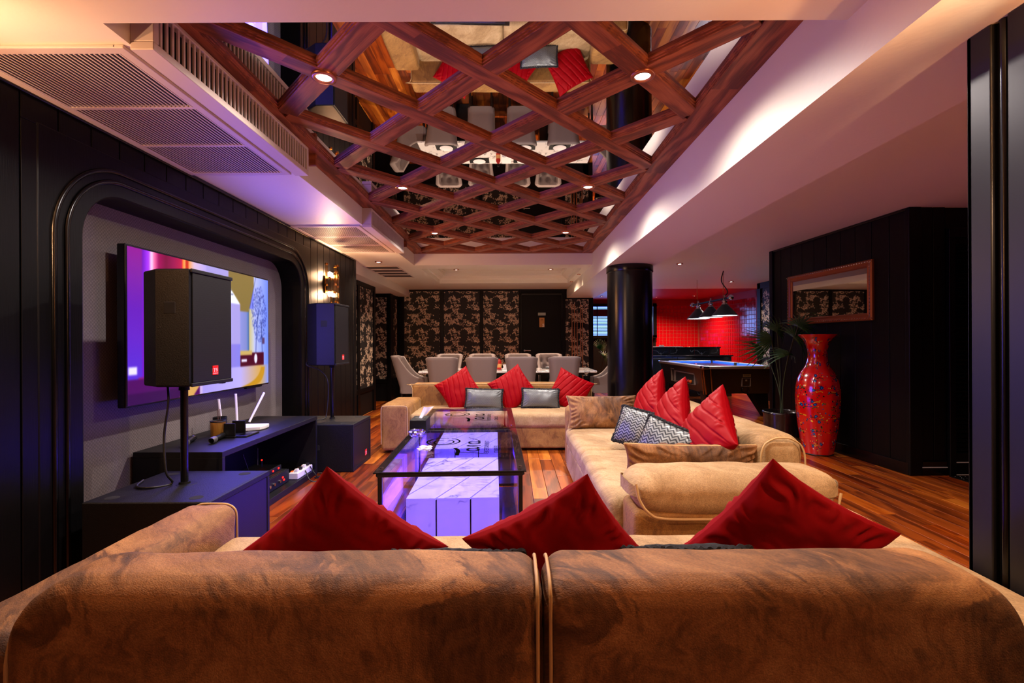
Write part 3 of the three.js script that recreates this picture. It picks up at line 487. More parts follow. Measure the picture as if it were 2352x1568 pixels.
// ================================================================ LEFT SIDE: TELEVISION, CONSOLE, SPEAKERS
const screenTex = canvasTex(1024, 576, (c0, w, h) => {
  const cv = document.createElement('canvas'); cv.width = w; cv.height = h; const c = cv.getContext('2d');
  const R = (x0, y0, x1, y1, col) => { c.fillStyle = col; c.fillRect(x0 * w, y0 * h, (x1 - x0) * w, (y1 - y0) * h); };
  const G = (x0, y0, x1, y1, stops, vert) => { const g = vert ? c.createLinearGradient(0, y0 * h, 0, y1 * h) : c.createLinearGradient(x0 * w, 0, x1 * w, 0); stops.forEach(([o, s]) => g.addColorStop(o, s)); c.fillStyle = g; c.fillRect(x0 * w, y0 * h, (x1 - x0) * w, (y1 - y0) * h); };
  G(0, 0, 1, 1, [[0, '#5a0a86'], [0.3, '#a0105e'], [0.6, '#8c7ad8'], [1, '#6f86ff']]);
  G(0, 0, 0.07, 1, [[0, '#8a1488'], [0.4, '#5a18b0'], [0.85, '#4a28d0'], [1, '#2a0c50']], true);
  c.strokeStyle = 'rgba(190,110,255,.35)'; c.lineWidth = 1.5; for (let i = -40; i < 110; i++) { c.beginPath(); c.moveTo(0, i * 8); c.lineTo(0.075 * w, i * 8 + 34); c.stroke(); }
  G(0.07, 0, 0.155, 1, [[0, '#6a10b8'], [0.4, '#b03cff'], [0.55, '#ffd8ff'], [0.7, '#ff7ab0'], [1, '#a01060']]);
  G(0.155, 0, 0.29, 1, [[0, '#a00c58'], [0.3, '#780a3c'], [0.6, '#96104e'], [1, '#c01848']]);
  G(0.29, 0, 0.33, 1, [[0, '#ff6a2a'], [0.4, '#ffb060'], [0.6, '#c02018'], [1, '#d04020']]); G(0.33, 0, 0.45, 1, [[0, '#f09a50'], [0.3, '#d8b8d8'], [1, '#b4a4ee']]);
  R(0, 0.84, 0.4, 1, '#46065c'); R(0, 0.93, 0.3, 1, '#2e0448'); c.fillStyle = '#8a1470'; c.fillRect(0.05 * w, 0.83 * h, 0.1 * w, 6);
  R(0.45, 0, 0.75, 0.62, '#a79be0'); R(0.45, 0.11, 0.76, 0.27, '#eef2ff'); c.fillStyle = '#30305c'; c.font = '18px serif'; for (let i = 0; i < 3; i++) { c.fillRect(0.5 * w, (0.155 + i * 0.035) * h, (0.2 - i * 0.04) * w, 4); }
  c.fillStyle = '#86703c'; c.beginPath(); c.moveTo(0.62 * w, 0); c.lineTo(0.87 * w, 0); c.lineTo(0.8 * w, 0.33 * h); c.lineTo(0.72 * w, 0.33 * h); c.lineTo(0.72 * w, 0.27 * h); c.lineTo(0.62 * w, 0.12 * h); c.fill();
  G(0.72, 0.33, 0.8, 0.72, [[0, '#8c90d8'], [0.7, '#7f86c8'], [1, '#4470a8']]); G(0.8, 0.3, 0.86, 0.74, [[0, '#c8b878'], [1, '#c8cce8']]); G(0.85, 0, 1, 0.85, [[0, '#b8bcf4'], [0.5, '#96a6f6'], [1, '#6a84f8']]);
  c.strokeStyle = '#46507e'; c.lineWidth = 4; c.beginPath(); c.moveTo(0.87 * w, 0); c.lineTo(0.8 * w, 0.33 * h); c.lineTo(0.8 * w, 0.72 * h); c.stroke();
  const lf = (x, y, l, a, col) => { c.save(); c.translate(x, y); c.rotate(a); c.fillStyle = col; c.beginPath(); c.ellipse(l / 2, 0, l / 2, l * 0.16, 0, 0, 7); c.fill(); c.restore(); };
  for (let i = 0; i < 420; i++) { const a = rr(0, 6.28), r = Math.sqrt(rnd()), x = (0.905 + Math.cos(a) * r * 0.075) * w, y = (0.34 + Math.sin(a) * r * 0.26) * h; lf(x, y, rr(8, 17), rr(0, 6.28), ['#38429c', '#4a55b8', '#2c3484', '#6474cc'][i % 4]); }
  c.strokeStyle = '#2c3470'; c.lineWidth = 5; c.beginPath(); c.moveTo(0.868 * w, 0.74 * h); c.quadraticCurveTo(0.87 * w, 0.5 * h, 0.9 * w, 0.3 * h); c.stroke(); c.beginPath(); c.moveTo(0.935 * w, 0.7 * h); c.lineTo(0.925 * w, 0.4 * h); c.stroke();
  R(0.72, 0.7, 0.95, 0.82, '#4c0c20'); R(0.72, 0.68, 0.83, 0.72, '#c8a860'); c.fillStyle = '#e8e4ff'; c.beginPath(); c.ellipse(0.867 * w, 0.755 * h, 16, 26, 0, 0, 7); c.fill(); R(0.73, 0.755, 0.78, 0.78, '#e0d8f0'); R(0.935, 0.56, 0.96, 0.62, '#5c406a');
  G(0.42, 0.82, 1, 1, [[0, '#a094e8'], [0.5, '#b4a8f4'], [0.85, '#d0a050'], [1, '#7f92f4']]); c.fillStyle = '#c08a1c'; c.beginPath(); c.moveTo(0.72 * w, h); c.quadraticCurveTo(0.9 * w, 0.97 * h, 0.92 * w, 0.84 * h); c.lineTo(0.96 * w, 0.84 * h); c.quadraticCurveTo(0.95 * w, h, 0.85 * w, h); c.fill();
  c.fillStyle = '#d0a058'; c.beginPath(); c.moveTo(0.27 * w, h); c.lineTo(0.38 * w, 0.84 * h); c.lineTo(0.46 * w, 0.84 * h); c.lineTo(0.36 * w, h); c.fill(); c.fillStyle = '#e4dcff'; c.fillRect(0.004 * w, 0.76 * h, 0.04 * w, 0.05 * h);
  c0.filter = 'blur(3px)'; c0.drawImage(cv, 0, 0);
});
{
  const t = thing('television', 'large flat television showing a pink and blue room scene in the niche', 'television', [-2.24, 0.828, 3.59], 0), X = -2.215, a = 2.777, b = 4.405;
  part(t, 'casing', rbx(X - 0.05, X, 0.826, 1.774, a - 0.004, b + 0.004, 0.008, 2), M.blackGloss);
  M.screen = std({ color: 0x000000, emissive: 0xffffff, emissiveMap: screenTex, emissiveIntensity: 1.2, roughness: 0.2 });
  const g = new THREE.PlaneGeometry(b - a - 0.02, 0.924); g.rotateY(Math.PI / 2); g.translate(X + 0.0015, 1.3, -(a + b) / 2); part(t, 'screen', g, M.screen, 'lit colourful screen');
  part(t, 'mount', [bx(X - 0.14, X - 0.05, 1.1, 1.5, 3.3, 3.9)], M.blackSoft); part(t, 'lower_lip', rbx(X - 0.03, X - 0.005, 0.812, 0.828, 4.05, 4.3, 0.004, 1), M.blackSoft);
  area(X + 0.03, 1.3, (a + b) / 2 + 0.3, 0.95, 0.85, L.tv, L.tv_color, [2, 1.15, 3.9]);
}
{ // console: open-fronted black box standing on the floor
  const x0 = -2.33, x1 = -1.78, d0 = 2.97, d1 = 4.42, t = thing('media_console', 'long low black open-front media console below the television', 'cabinet', [(x0 + x1) / 2, 0, (d0 + d1) / 2]);
  part(t, 'top', rbx(x0, x1, 0.495, 0.53, d0, d1, 0.003, 1), M.cabinet); part(t, 'side', rbx(x0, x1, 0, 0.495, d0, d0 + 0.03, 0.003, 1), M.cabinet); part(t, 'side', rbx(x0, x1, 0, 0.495, d1 - 0.03, d1, 0.003, 1), M.cabinet);
  part(t, 'bottom', rbx(x0, x1, 0.0, 0.05, d0 + 0.03, d1 - 0.03, 0.003, 1), M.cabinet); part(t, 'back', bx(x0, x0 + 0.015, 0.05, 0.495, d0 + 0.03, d1 - 0.03), M.cabinet);
  // equipment in the open shelf
  const amp = thing('amplifier', 'black rack amplifier with small red lights inside the media console', 'amplifier', [-1.98, 0.05, 3.85]);
  part(amp, 'body', rbx(-2.2, -1.86, 0.05, 0.16, 3.55, 4.0, 0.004, 1), M.speaker); part(amp, 'front_panel', rbx(-1.862, -1.852, 0.055, 0.155, 3.54, 4.01, 0.003, 1), M.cabinet); for (const [y, d] of [[0.12, 3.62], [0.09, 3.92], [0.115, 3.9]]) part(amp, 'indicator_light', bx(-1.853, -1.848, y - 0.006, y + 0.006, d - 0.008, d + 0.008), M.ledRed, 'small red light');
  for (const d of [3.68, 3.75, 3.84]) part(amp, 'knob', moved(new THREE.CylinderGeometry(0.012, 0.012, 0.014, 14), -1.846, 0.1, d, 0, 0, Math.PI / 2), M.chrome);
  const rec = thing('wireless_receiver', 'small black receiver box with red lights on top of the amplifier', 'receiver', [-2.0, 0.16, 3.95]);
  part(rec, 'body', rbx(-2.12, -1.9, 0.16, 0.2, 3.78, 3.98, 0.004, 1), M.speaker); for (const d of [3.84, 3.93]) part(rec, 'indicator_light', bx(-1.901, -1.896, 0.175, 0.187, d - 0.007, d + 0.007), M.ledRed, 'small red light'); part(rec, 'antenna', rod([-2.08, 0.2, 3.95], [-2.1, 0.33, 3.99], 0.004), M.cable); part(rec, 'antenna', rod([-2.08, 0.2, 3.81], [-2.1, 0.33, 3.77], 0.004), M.cable); part(rec, 'indicator_light', moved(new THREE.SphereGeometry(0.006, 10, 8), -2.02, 0.255, 3.9), M.ledRed, 'small red light'); part(rec, 'stalk', rod([-2.02, 0.2, 3.9], [-2.02, 0.25, 3.9], 0.003), M.cable);
  const mix = thing('sound_mixer', 'black sound mixer with red and amber keys at the front of the console shelf', 'mixer', [-1.95, 0.05, 3.3]);
  part(mix, 'body', rbx(-2.15, -1.83, 0.05, 0.1, 3.12, 3.5, 0.006, 2), M.cabinet);
  for (let i = 0; i < 6; i++) for (let j = 0; j < 4; j++) part(mix, 'key', rbx(-2.1 + i * 0.042, -2.075 + i * 0.042, 0.1, 0.106, 3.16 + j * 0.07, 3.185 + j * 0.07, 0.002, 1), i > 3 && j > 1 ? (M.keyRed ??= std({ color: 0xd01810, roughness: 0.4, emissive: 0xff2010, emissiveIntensity: 0.6 })) : i < 3 && j > 2 ? (M.keyAmber ??= std({ color: 0xe09020, roughness: 0.4, emissive: 0xffa020, emissiveIntensity: 0.4 })) : M.white);
  const strip = thing('power_strip', 'white power strip with orange switches on the console shelf', 'power strip', [-1.83, 0.05, 4.2]);
  part(strip, 'body', rbx(-1.88, -1.8, 0.05, 0.105, 4.06, 4.36, 0.008, 2), M.white); for (let i = 0; i < 4; i++) { part(strip, 'switch', bx(-1.875, -1.86, 0.105, 0.11, 4.09 + i * 0.07, 4.12 + i * 0.07), (M.orange ??= std({ color: 0xff5a18, emissive: 0xff4a10, emissiveIntensity: 0.7 }))); part(strip, 'plug', rbx(-1.845, -1.815, 0.105, 0.13, 4.09 + i * 0.07, 4.12 + i * 0.07, 0.005, 1), i % 2 ? M.cable : M.white); }
  const cab = thing('cable_tangle', 'loose black cables trailing from the console onto the boards', 'cable', [-1.7, 0, 4.3]);
  part(cab, 'cable', tube([[-1.8, 0.1, 4.3], [-1.74, 0.03, 4.28], [-1.66, 0.006, 4.2], [-1.55, 0.006, 4.24], [-1.56, 0.006, 4.36], [-1.68, 0.006, 4.4], [-1.76, 0.02, 4.38]], 0.005, 60, 6), M.cable); part(cab, 'cable', tube([[-1.8, 0.09, 4.2], [-1.72, 0.006, 4.16], [-1.6, 0.006, 4.3], [-1.7, 0.006, 4.34], [-1.74, 0.01, 4.26]], 0.005, 50, 6), M.cable);
  for (const [y, z, col] of [[0.24, 3.3, 0x2050c0], [0.2, 3.45, 0xc02020], [0.22, 3.38, 0xc8c4a8]]) single('signal_cable', `thin ${col === 0x2050c0 ? 'blue' : col === 0xc02020 ? 'red' : 'cream'} cable looping over the sound mixer`, 'cable', tube([[-2.1, 0.115, z], [-2.05, y, z + 0.05], [-1.98, y - 0.06, z + 0.14], [-1.95, 0.17, z + 0.26]], 0.004, 30, 6), std({ color: col, roughness: 0.5 }));
}
// things on the console
{
  const Y = 0.53;
  const r = thing('wifi_router', 'white router with three upright antennas on the media console', 'router', [-2.1, Y, 3.75]);
  const s = new THREE.Shape(); s.moveTo(-0.13, 0); s.lineTo(-0.06, -0.075); s.lineTo(0.1, -0.08); s.lineTo(0.14, -0.03); s.lineTo(0.16, 0.03); s.lineTo(0.02, 0.085); s.lineTo(-0.08, 0.07); s.closePath();
  const g = new THREE.ExtrudeGeometry(s, { depth: 0.016, bevelEnabled: true, bevelThickness: 0.008, bevelSize: 0.01, bevelSegments: 3 }); g.rotateX(-Math.PI / 2); g.rotateY(0.5); part(r, 'body', moved(uvm(g), -2.06, Y + 0.009, 3.72), M.white);
  for (const [a, b] of [[[-2.17, Y + 0.02, 3.62], [-2.19, Y + 0.25, 3.61]], [[-2.16, Y + 0.03, 3.8], [-2.165, Y + 0.27, 3.79]], [[-2.12, Y + 0.03, 3.9], [-2.08, Y + 0.25, 4.06]]]) { const q = rod(a, b, 0.009, 8); part(r, 'antenna', q, M.white); }
  single('remote_phone', 'slim black phone lying flat on the media console', 'phone', rbx(-1.96, -1.88, Y, Y + 0.012, 3.42, 3.6, 0.005, 2), M.blackGloss);
  const cup = thing('gold_tumbler', 'hammered gold tumbler with black rim on the media console', 'cup', [-2.08, Y, 3.42]); part(cup, 'body', lathe([[0, 0], [0.045, 0], [0.048, 0.115], [0.043, 0.115], [0.04, 0.02], [0, 0.02]], -2.08, Y, 3.42, 28), (M.hammered ??= std({ color: 0xb9863a, roughness: 0.3, metalness: 1, bumpMap: grainBump, bumpScale: 0.004 }))); part(cup, 'rim', lathe([[0.049, 0.113], [0.05, 0.121], [0.042, 0.121], [0.042, 0.113]], -2.08, Y, 3.42, 28), M.blackSoft);
  single('black_tumbler', 'matt black tumbler beside the gold tumbler', 'cup', lathe([[0, 0], [0.043, 0], [0.047, 0.125], [0.042, 0.125], [0.039, 0.02], [0, 0.02]], -2.15, Y, 3.56, 26), M.blackSoft);
  const stand = thing('remote_caddy', 'black caddy with upright dividers on the media console', 'caddy', [-2.0, Y, 3.47]); part(stand, 'base', rbx(-2.06, -1.95, Y, Y + 0.012, 3.4, 3.56, 0.003, 1), M.blackSoft); for (const d of [3.41, 3.54]) part(stand, 'divider', rbx(-2.05, -1.955, Y + 0.012, Y + 0.1, d, d + 0.012, 0.003, 1), M.blackSoft);
  const inc = thing('incense_sticks', 'two thin brown sticks standing behind the caddy', 'stick', [-2.12, Y, 3.5]); for (const d of [3.49, 3.515]) part(inc, 'stick', rod([-2.12, Y, d], [-2.12, Y + 0.19, d - 0.004], 0.0022, 6), std({ color: 0x4a2a20, roughness: 0.8 }));
  for (const [x, d, a, lab] of [[-2.12, 3.14, 0.35, 'black microphone with grey mesh head lying beside the speaker pole'], [-2.0, 3.24, 0.2, 'black microphone with silver trim lying in front of the gold tumbler']]) {
    const m = thing('microphone', lab, 'microphone', [x, Y + 0.022, d], a, undefined, false), L1 = (p) => { const q = lathe(p, 0, 0, 0, 20); q.rotateX(-Math.PI / 2); return q; };
    part(m, 'handle', L1([[0, 0.02], [0.013, 0.02], [0.017, 0.1], [0.02, 0.2], [0, 0.2]]), M.blackSoft); part(m, 'mesh_head', L1([[0.018, -0.04], [0.022, -0.02], [0.022, 0.015], [0.017, 0.022], [0, 0.022]]), (M.micGrey ??= std({ color: 0x5c5a5e, roughness: 0.5, metalness: 0.6 }))); part(m, 'ring', L1([[0.0195, 0.15], [0.0205, 0.152], [0.0205, 0.165], [0.0195, 0.167]]), M.chrome);
  }
}
// powered speakers on poles, each pole standing in a subwoofer
const badgeTex = canvasTex(256, 256, (c) => { c.fillStyle = '#e01212'; c.fillRect(0, 0, 256, 256); c.fillStyle = '#c9d0d6'; c.font = 'bold 138px serif'; c.textAlign = 'center'; c.fillText('T', 82, 168); c.fillText('S', 190, 168); c.fillRect(126, 100, 18, 12); c.font = 'italic bold 44px serif'; c.fillText('Professional', 128, 226, 230); });
M.badge = std({ map: badgeTex, roughness: 0.4 });
const grilleMap = dataTex(128, 128, (x, y) => { const u = x / 16, v = y / 16, o = Math.floor(v) % 2 ? 0.5 : 0, a = ((u + o) % 1) - 0.5, b = (v % 1) - 0.5, k = a * a + b * b < 0.11 ? 3 : 15; return [k, k, k + 2]; }, true, [11, 11]);
M.grille = std({ map: grilleMap, roughness: 0.5, metalness: 0.3 });
function badge(parent, x, y, d, s) { const g = new THREE.BoxGeometry(0.004, s, s); g.translate(x, y, -d); part(parent, 'badge', g, M.badge, 'red badge lettered T S'); }
function paSpeaker(d0, d1, xf, label) { // front face at x = xf looking along +x
  const y0 = 0.975, y1 = 1.58, dm = (d0 + d1) / 2, t = thing('pa_speaker', label, 'speaker', [xf - 0.17, y0, dm]);
  const s = new THREE.Shape(), hw = (d1 - d0) / 2; s.moveTo(0, -hw); s.lineTo(0, hw); s.lineTo(-0.17, hw); s.lineTo(-0.3, hw * 0.5); s.lineTo(-0.3, -hw * 0.5); s.lineTo(-0.17, -hw); s.closePath();
  const g = new THREE.ExtrudeGeometry(s, { depth: y1 - y0 - 0.02, bevelEnabled: true, bevelThickness: 0.01, bevelSize: 0.012, bevelOffset: -0.012, bevelSegments: 3 }); g.rotateX(-Math.PI / 2); g.translate(xf - 0.006, y0 + 0.01, -dm);
  part(t, 'cabinet', uvm(g), M.speaker); part(t, 'grille', rbx(xf - 0.008, xf + 0.003, y0 + 0.02, y1 - 0.02, d0 + 0.018, d1 - 0.018, 0.004, 1), M.grille);
  for (const y of [y0, y1 - 0.02]) part(t, 'rim', rbx(xf - 0.004, xf + 0.008, y, y + 0.02, d0 + 0.005, d1 - 0.005, 0.004, 1), M.speaker);
  part(t, 'handle_recess', rbx(xf - 0.135, xf - 0.075, y0 + 0.375, y0 + 0.435, d0 - 0.0015, d0 + 0.004, 0.01, 2), M.darkVoid, 'dark recessed hand grip'); badge(t, xf + 0.004, y0 + 0.075, dm + 0.015, 0.05);
  part(t, 'foot', rbx(xf - 0.05, xf - 0.02, y0 - 0.008, y0 + 0.002, d1 - 0.06, d1 - 0.03, 0.003, 1), M.blackSoft); part(t, 'power_inlet', rbx(xf - 0.318, xf - 0.305, y0 + 0.08, y0 + 0.16, dm - 0.06, dm + 0.02, 0.006, 2), M.blackSoft); return t;
}
function pole(x, d, label) { const t = thing('speaker_pole', label, 'pole', [x, 0.44, d]); part(t, 'tube', cyl(x, 0.44, 0.99, d, 0.0185, 0.0185, 24), M.blackGloss); part(t, 'foot', cyl(x, 0.44, 0.452, d, 0.028, 0.026, 24), M.blackSoft); part(t, 'collar', cyl(x, 0.945, 0.975, d, 0.026, 0.024, 24), M.blackSoft); }
function subwoofer(x0, x1, d0, d1, label) {
  const t = thing('subwoofer', label, 'speaker', [(x0 + x1) / 2, 0, (d0 + d1) / 2]); part(t, 'cabinet', rbx(x0, x1 - 0.012, 0, 0.44, d0, d1, 0.008, 2), M.speaker);
  part(t, 'grille', rbx(x1 - 0.012, x1 - 0.004, 0.03, 0.41, d0 + 0.025, d1 - 0.025, 0.003, 1), M.grille); part(t, 'front_frame', [rbx(x1 - 0.016, x1, 0, 0.03, d0, d1, 0.004, 1), rbx(x1 - 0.016, x1, 0.41, 0.44, d0, d1, 0.004, 1), rbx(x1 - 0.016, x1, 0.03, 0.41, d0, d0 + 0.026, 0.004, 1), rbx(x1 - 0.016, x1, 0.03, 0.41, d1 - 0.026, d1, 0.004, 1)], M.speaker);
  for (const x of [x0 + 0.09, x1 - 0.11]) for (const d of [d0 + 0.07, d1 - 0.07]) part(t, 'stacking_dimple', cyl(x, 0.4395, 0.4412, d, 0.032, 0.03, 24), M.darkVoid); part(t, 'pole_cup', cyl(-1.79 + 0.03, 0.4395, 0.4415, (d0 + d1) / 2 + 0.02, 0.05, 0.048, 28), M.blackSoft);
  part(t, 'grip_recess', rbx(x0 + 0.2, x0 + 0.3, 0.2, 0.25, d0 - 0.0015, d0 + 0.004, 0.008, 1), M.darkVoid); return t;
}
subwoofer(-2.06, -1.445, 2.31, 2.88, 'large black subwoofer carrying the pole of the speaker that hides part of the television');
pole(-1.775, 2.62, 'black speaker pole standing on the subwoofer in front of the television');
paSpeaker(2.46, 2.83, -1.635, 'black speaker with red badge on a pole in front of the television');
const farSub = subwoofer(-2.08, -1.47, 4.47, 5.02, 'black subwoofer with red badge at the end of the media console'); badge(farSub, -1.468, 0.1, 4.85, 0.055);
pole(-1.80, 4.84, 'black speaker pole standing on the subwoofer beyond the media console');
paSpeaker(4.66, 5.06, -1.705, 'blue-lit black speaker on a pole below the wall sconce');
single('speaker_cable', 'black cable hanging from the speaker and coiling on the subwoofer in front of the television', 'cable', tube([[-1.91, 1.08, 2.66], [-1.86, 0.9, 2.62], [-1.87, 0.7, 2.6], [-1.84, 0.52, 2.57], [-1.83, 0.447, 2.6], [-1.9, 0.447, 2.52], [-1.98, 0.447, 2.55], [-2.03, 0.447, 2.66]], 0.006, 80, 8), M.cable);
single('speaker_cable', 'black cable hanging from the blue-lit speaker to its subwoofer', 'cable', tube([[-2.0, 1.05, 4.85], [-2.03, 0.98, 4.78], [-1.9, 0.92, 4.8], [-1.83, 0.8, 4.81], [-1.84, 0.5, 4.8], [-1.86, 0.447, 4.75], [-1.96, 0.447, 4.7]], 0.006, 70, 8), M.cable);

// ================================================================ SOFAS
function pipingAlong(parent, pts, r = 0.0045, closed = false) { part(parent, 'piping', tube(pts, r, pts.length * 10, 6, closed, 0.3), M.piping, 'corded edge'); }
{ // near sofa, seen from behind
  const t = thing('sofa', 'tan velvet two-section sofa with its tall back towards the viewer', 'sofa', [0, 0, 1.6]);
  part(t, 'base', soft(-1.4, 1.4, 0.04, 0.25, 1.16, 2.02, 0.02), M.velvet);
  // two back sections; the outer top corners are swept round, the meeting edges are square
  const R = 0.17, H = 0.618;
  for (const [a, b, end] of [[-1.185, 0.068, -1], [0.074, 1.205, 1]]) {
    const half = (b - a) / 2;
    part(t, 'backrest', soft(a, b, 0.03, 0.648, 1.1, 1.325, 0.06, [0.002, 0.005, 0.012], 0.004, 30, 7, (o) => { const u = clamp((end * o[0] - (half - R)) / R, 0, 1), drop = R - Math.sqrt(Math.max(0, R * R - u * u * R * R * 0.97)), k = (o[1] + H / 2) / H; return [o[0], o[1] - drop * smooth(0.1, 1, k), o[2]]; }), M.velvet);
    const E = end > 0 ? b : a, pts = []; for (const y of [0.06, 0.2, 0.35, 0.45]) pts.push([E - end * 0.016, y, 1.116]); for (let i = 0; i <= 8; i++) { const q = i / 8 * Math.PI / 2; pts.push([E - end * (0.016 + R * (1 - Math.cos(q))), 0.47 + (R - 0.012) * Math.sin(q), 1.118 + 0.02 * i / 8]); }
    part(t, 'piping', tube(pts, 0.005, 90, 7), M.piping, 'corded edge');
    const I = end > 0 ? a + 0.012 : b - 0.012; part(t, 'piping', tube([[I, 0.06, 1.112], [I, 0.56, 1.11], [I, 0.615, 1.118], [I, 0.638, 1.15], [I, 0.642, 1.2], [I, 0.64, 1.27], [I, 0.62, 1.31]], 0.0045, 60, 7), M.piping, 'corded edge');
  }
  for (const [a, b] of [[-1.17, -0.01], [0.0, 1.165]]) part(t, 'seat_cushion', soft(a, b, 0.24, 0.405, 1.31, 2.02, 0.05, [0, 0.012, 0.006], 0.003, 14), M.velvetSeat);
  part(t, 'arm', soft(-1.415, -1.185, 0.04, 0.51, 1.12, 2.11, 0.06, [0.008, 0.006, 0.006], 0.004, 16, 5), M.velvet); part(t, 'arm', soft(1.185, 1.415, 0.04, 0.5, 1.12, 2.13, 0.035, [0.004, 0.004, 0.004], 0.002, 16, 5), M.velvetSeat);
  pipingAlong(t, [[-1.2, 0.1, 2.105], [-1.2, 0.44, 2.105], [-1.215, 0.485, 2.105], [-1.25, 0.5, 2.105], [-1.35, 0.5, 2.105], [-1.39, 0.48, 2.105], [-1.4, 0.44, 2.105]]);
  for (const x of [-1.3, 1.3]) for (const d of [1.2, 1.96]) part(t, 'foot', cyl(x, 0, 0.045, d, 0.02, 0.028, 14), M.legBlack);
}
{ // sofa on the right, facing the table
  const t = thing('sofa', 'cream tan velvet sofa beside the glass table with two loose bolster cushions', 'sofa', [1.0, 0, 3.4]);
  part(t, 'base', soft(0.5, 1.45, 0.03, 0.26, 2.3, 4.5, 0.02), M.velvetSeat);
  for (const [a, b] of [[2.4, 3.475], [3.485, 4.42]]) part(t, 'seat_cushion', soft(0.485, 1.27, 0.25, 0.425, a, b, 0.055, [0.008, 0.016, 0.006], 0.003, 14), M.velvetSeat);
  part(t, 'backrest', soft(1.25, 1.5, 0.05, 0.715, 2.46, 4.5, 0.085, [0.01, 0.006, 0.008], 0.004, 18, 6), M.velvetSeat);
  pipingAlong(t, [[1.262, 0.3, 2.462], [1.262, 0.6, 2.462], [1.285, 0.67, 2.466], [1.34, 0.7, 2.468], [1.41, 0.7, 2.468], [1.465, 0.67, 2.466], [1.488, 0.6, 2.462], [1.488, 0.3, 2.462]]);
  part(t, 'arm', soft(0.545, 1.47, 0.04, 0.44, 2.16, 2.42, 0.03, [0.002, 0, 0.004], 0.002, 14), M.velvetGold);
  part(t, 'arm_pad', soft(0.535, 1.48, 0.4, 0.6, 2.145, 2.435, 0.085, [0.01, 0.012, 0.008], 0.004, 18, 5, (o, q) => { const lift = q[1] < 0 ? 0.06 * Math.pow(Math.abs(q[0]), 6) : 0; return [o[0], o[1] + lift, o[2]]; }), M.velvetSeat);
  pipingAlong(t, [[0.55, 0.56, 2.16], [0.56, 0.5, 2.148], [0.585, 0.455, 2.142], [0.63, 0.42, 2.14], [0.72, 0.41, 2.14], [1.0, 0.41, 2.138], [1.3, 0.41, 2.14], [1.4, 0.425, 2.142], [1.44, 0.46, 2.145], [1.46, 0.52, 2.152]], 0.0065);
  part(t, 'arm', soft(0.5, 1.45, 0.04, 0.6, 4.42, 4.64, 0.05, [0.002, 0.004, 0.004], 0.003, 14), M.velvetGold);
  for (const x of [0.6, 1.4]) for (const d of [2.3, 4.5]) part(t, 'foot', cyl(x, 0, 0.045, d, 0.02, 0.028, 14), M.legBlack);
}
{ // far sofa, facing the camera
  const t = thing('sofa', 'golden tan velvet sofa with its back to the dining table', 'sofa', [-0.07, 0, 5.7]);
  part(t, 'base', soft(-1.18, 0.98, 0.03, 0.26, 5.3, 6.1, 0.02), M.velvetGold);
  for (const [a, b] of [[-1.13, -0.09], [-0.08, 0.955]]) part(t, 'seat_cushion', soft(a, b, 0.25, 0.415, 5.28, 6.0, 0.05, [0.004, 0.012, 0.008], 0.003, 14), M.velvetSeat);
  part(t, 'backrest', soft(-1.235, 0.985, 0.05, 0.685, 5.95, 6.2, 0.04, [0.006, 0.004, 0.006], 0.003, 22, 5), M.velvetGold);
  pipingAlong(t, [[-1.225, 0.3, 5.955], [-1.225, 0.65, 5.957], [-1.2, 0.677, 5.96], [0.95, 0.677, 5.96], [0.975, 0.65, 5.957], [0.975, 0.3, 5.955]], 0.005);
  part(t, 'arm', soft(-1.42, -1.12, 0.03, 0.525, 5.2, 5.98, 0.04, [0.006, 0.006, 0.006], 0.003, 16, 5), M.velvetGold); part(t, 'arm', soft(0.95, 1.27, 0.03, 0.535, 5.2, 5.85, 0.045, [0.006, 0.008, 0.006], 0.003, 16, 5), M.velvetGold);
  for (const [a, b, y] of [[-1.41, -1.13, 0.52], [0.96, 1.26, 0.53]]) pipingAlong(t, [[a, 0.1, 5.203], [a, y - 0.05, 5.203], [a + 0.03, y - 0.012, 5.21], [b - 0.03, y - 0.012, 5.21], [b, y - 0.05, 5.203], [b, 0.1, 5.203]], 0.005);
  for (const x of [-1.3, 1.15]) for (const d of [5.3, 5.9]) part(t, 'foot', cyl(x, 0, 0.04, d, 0.02, 0.028, 14), M.legBlack);
}

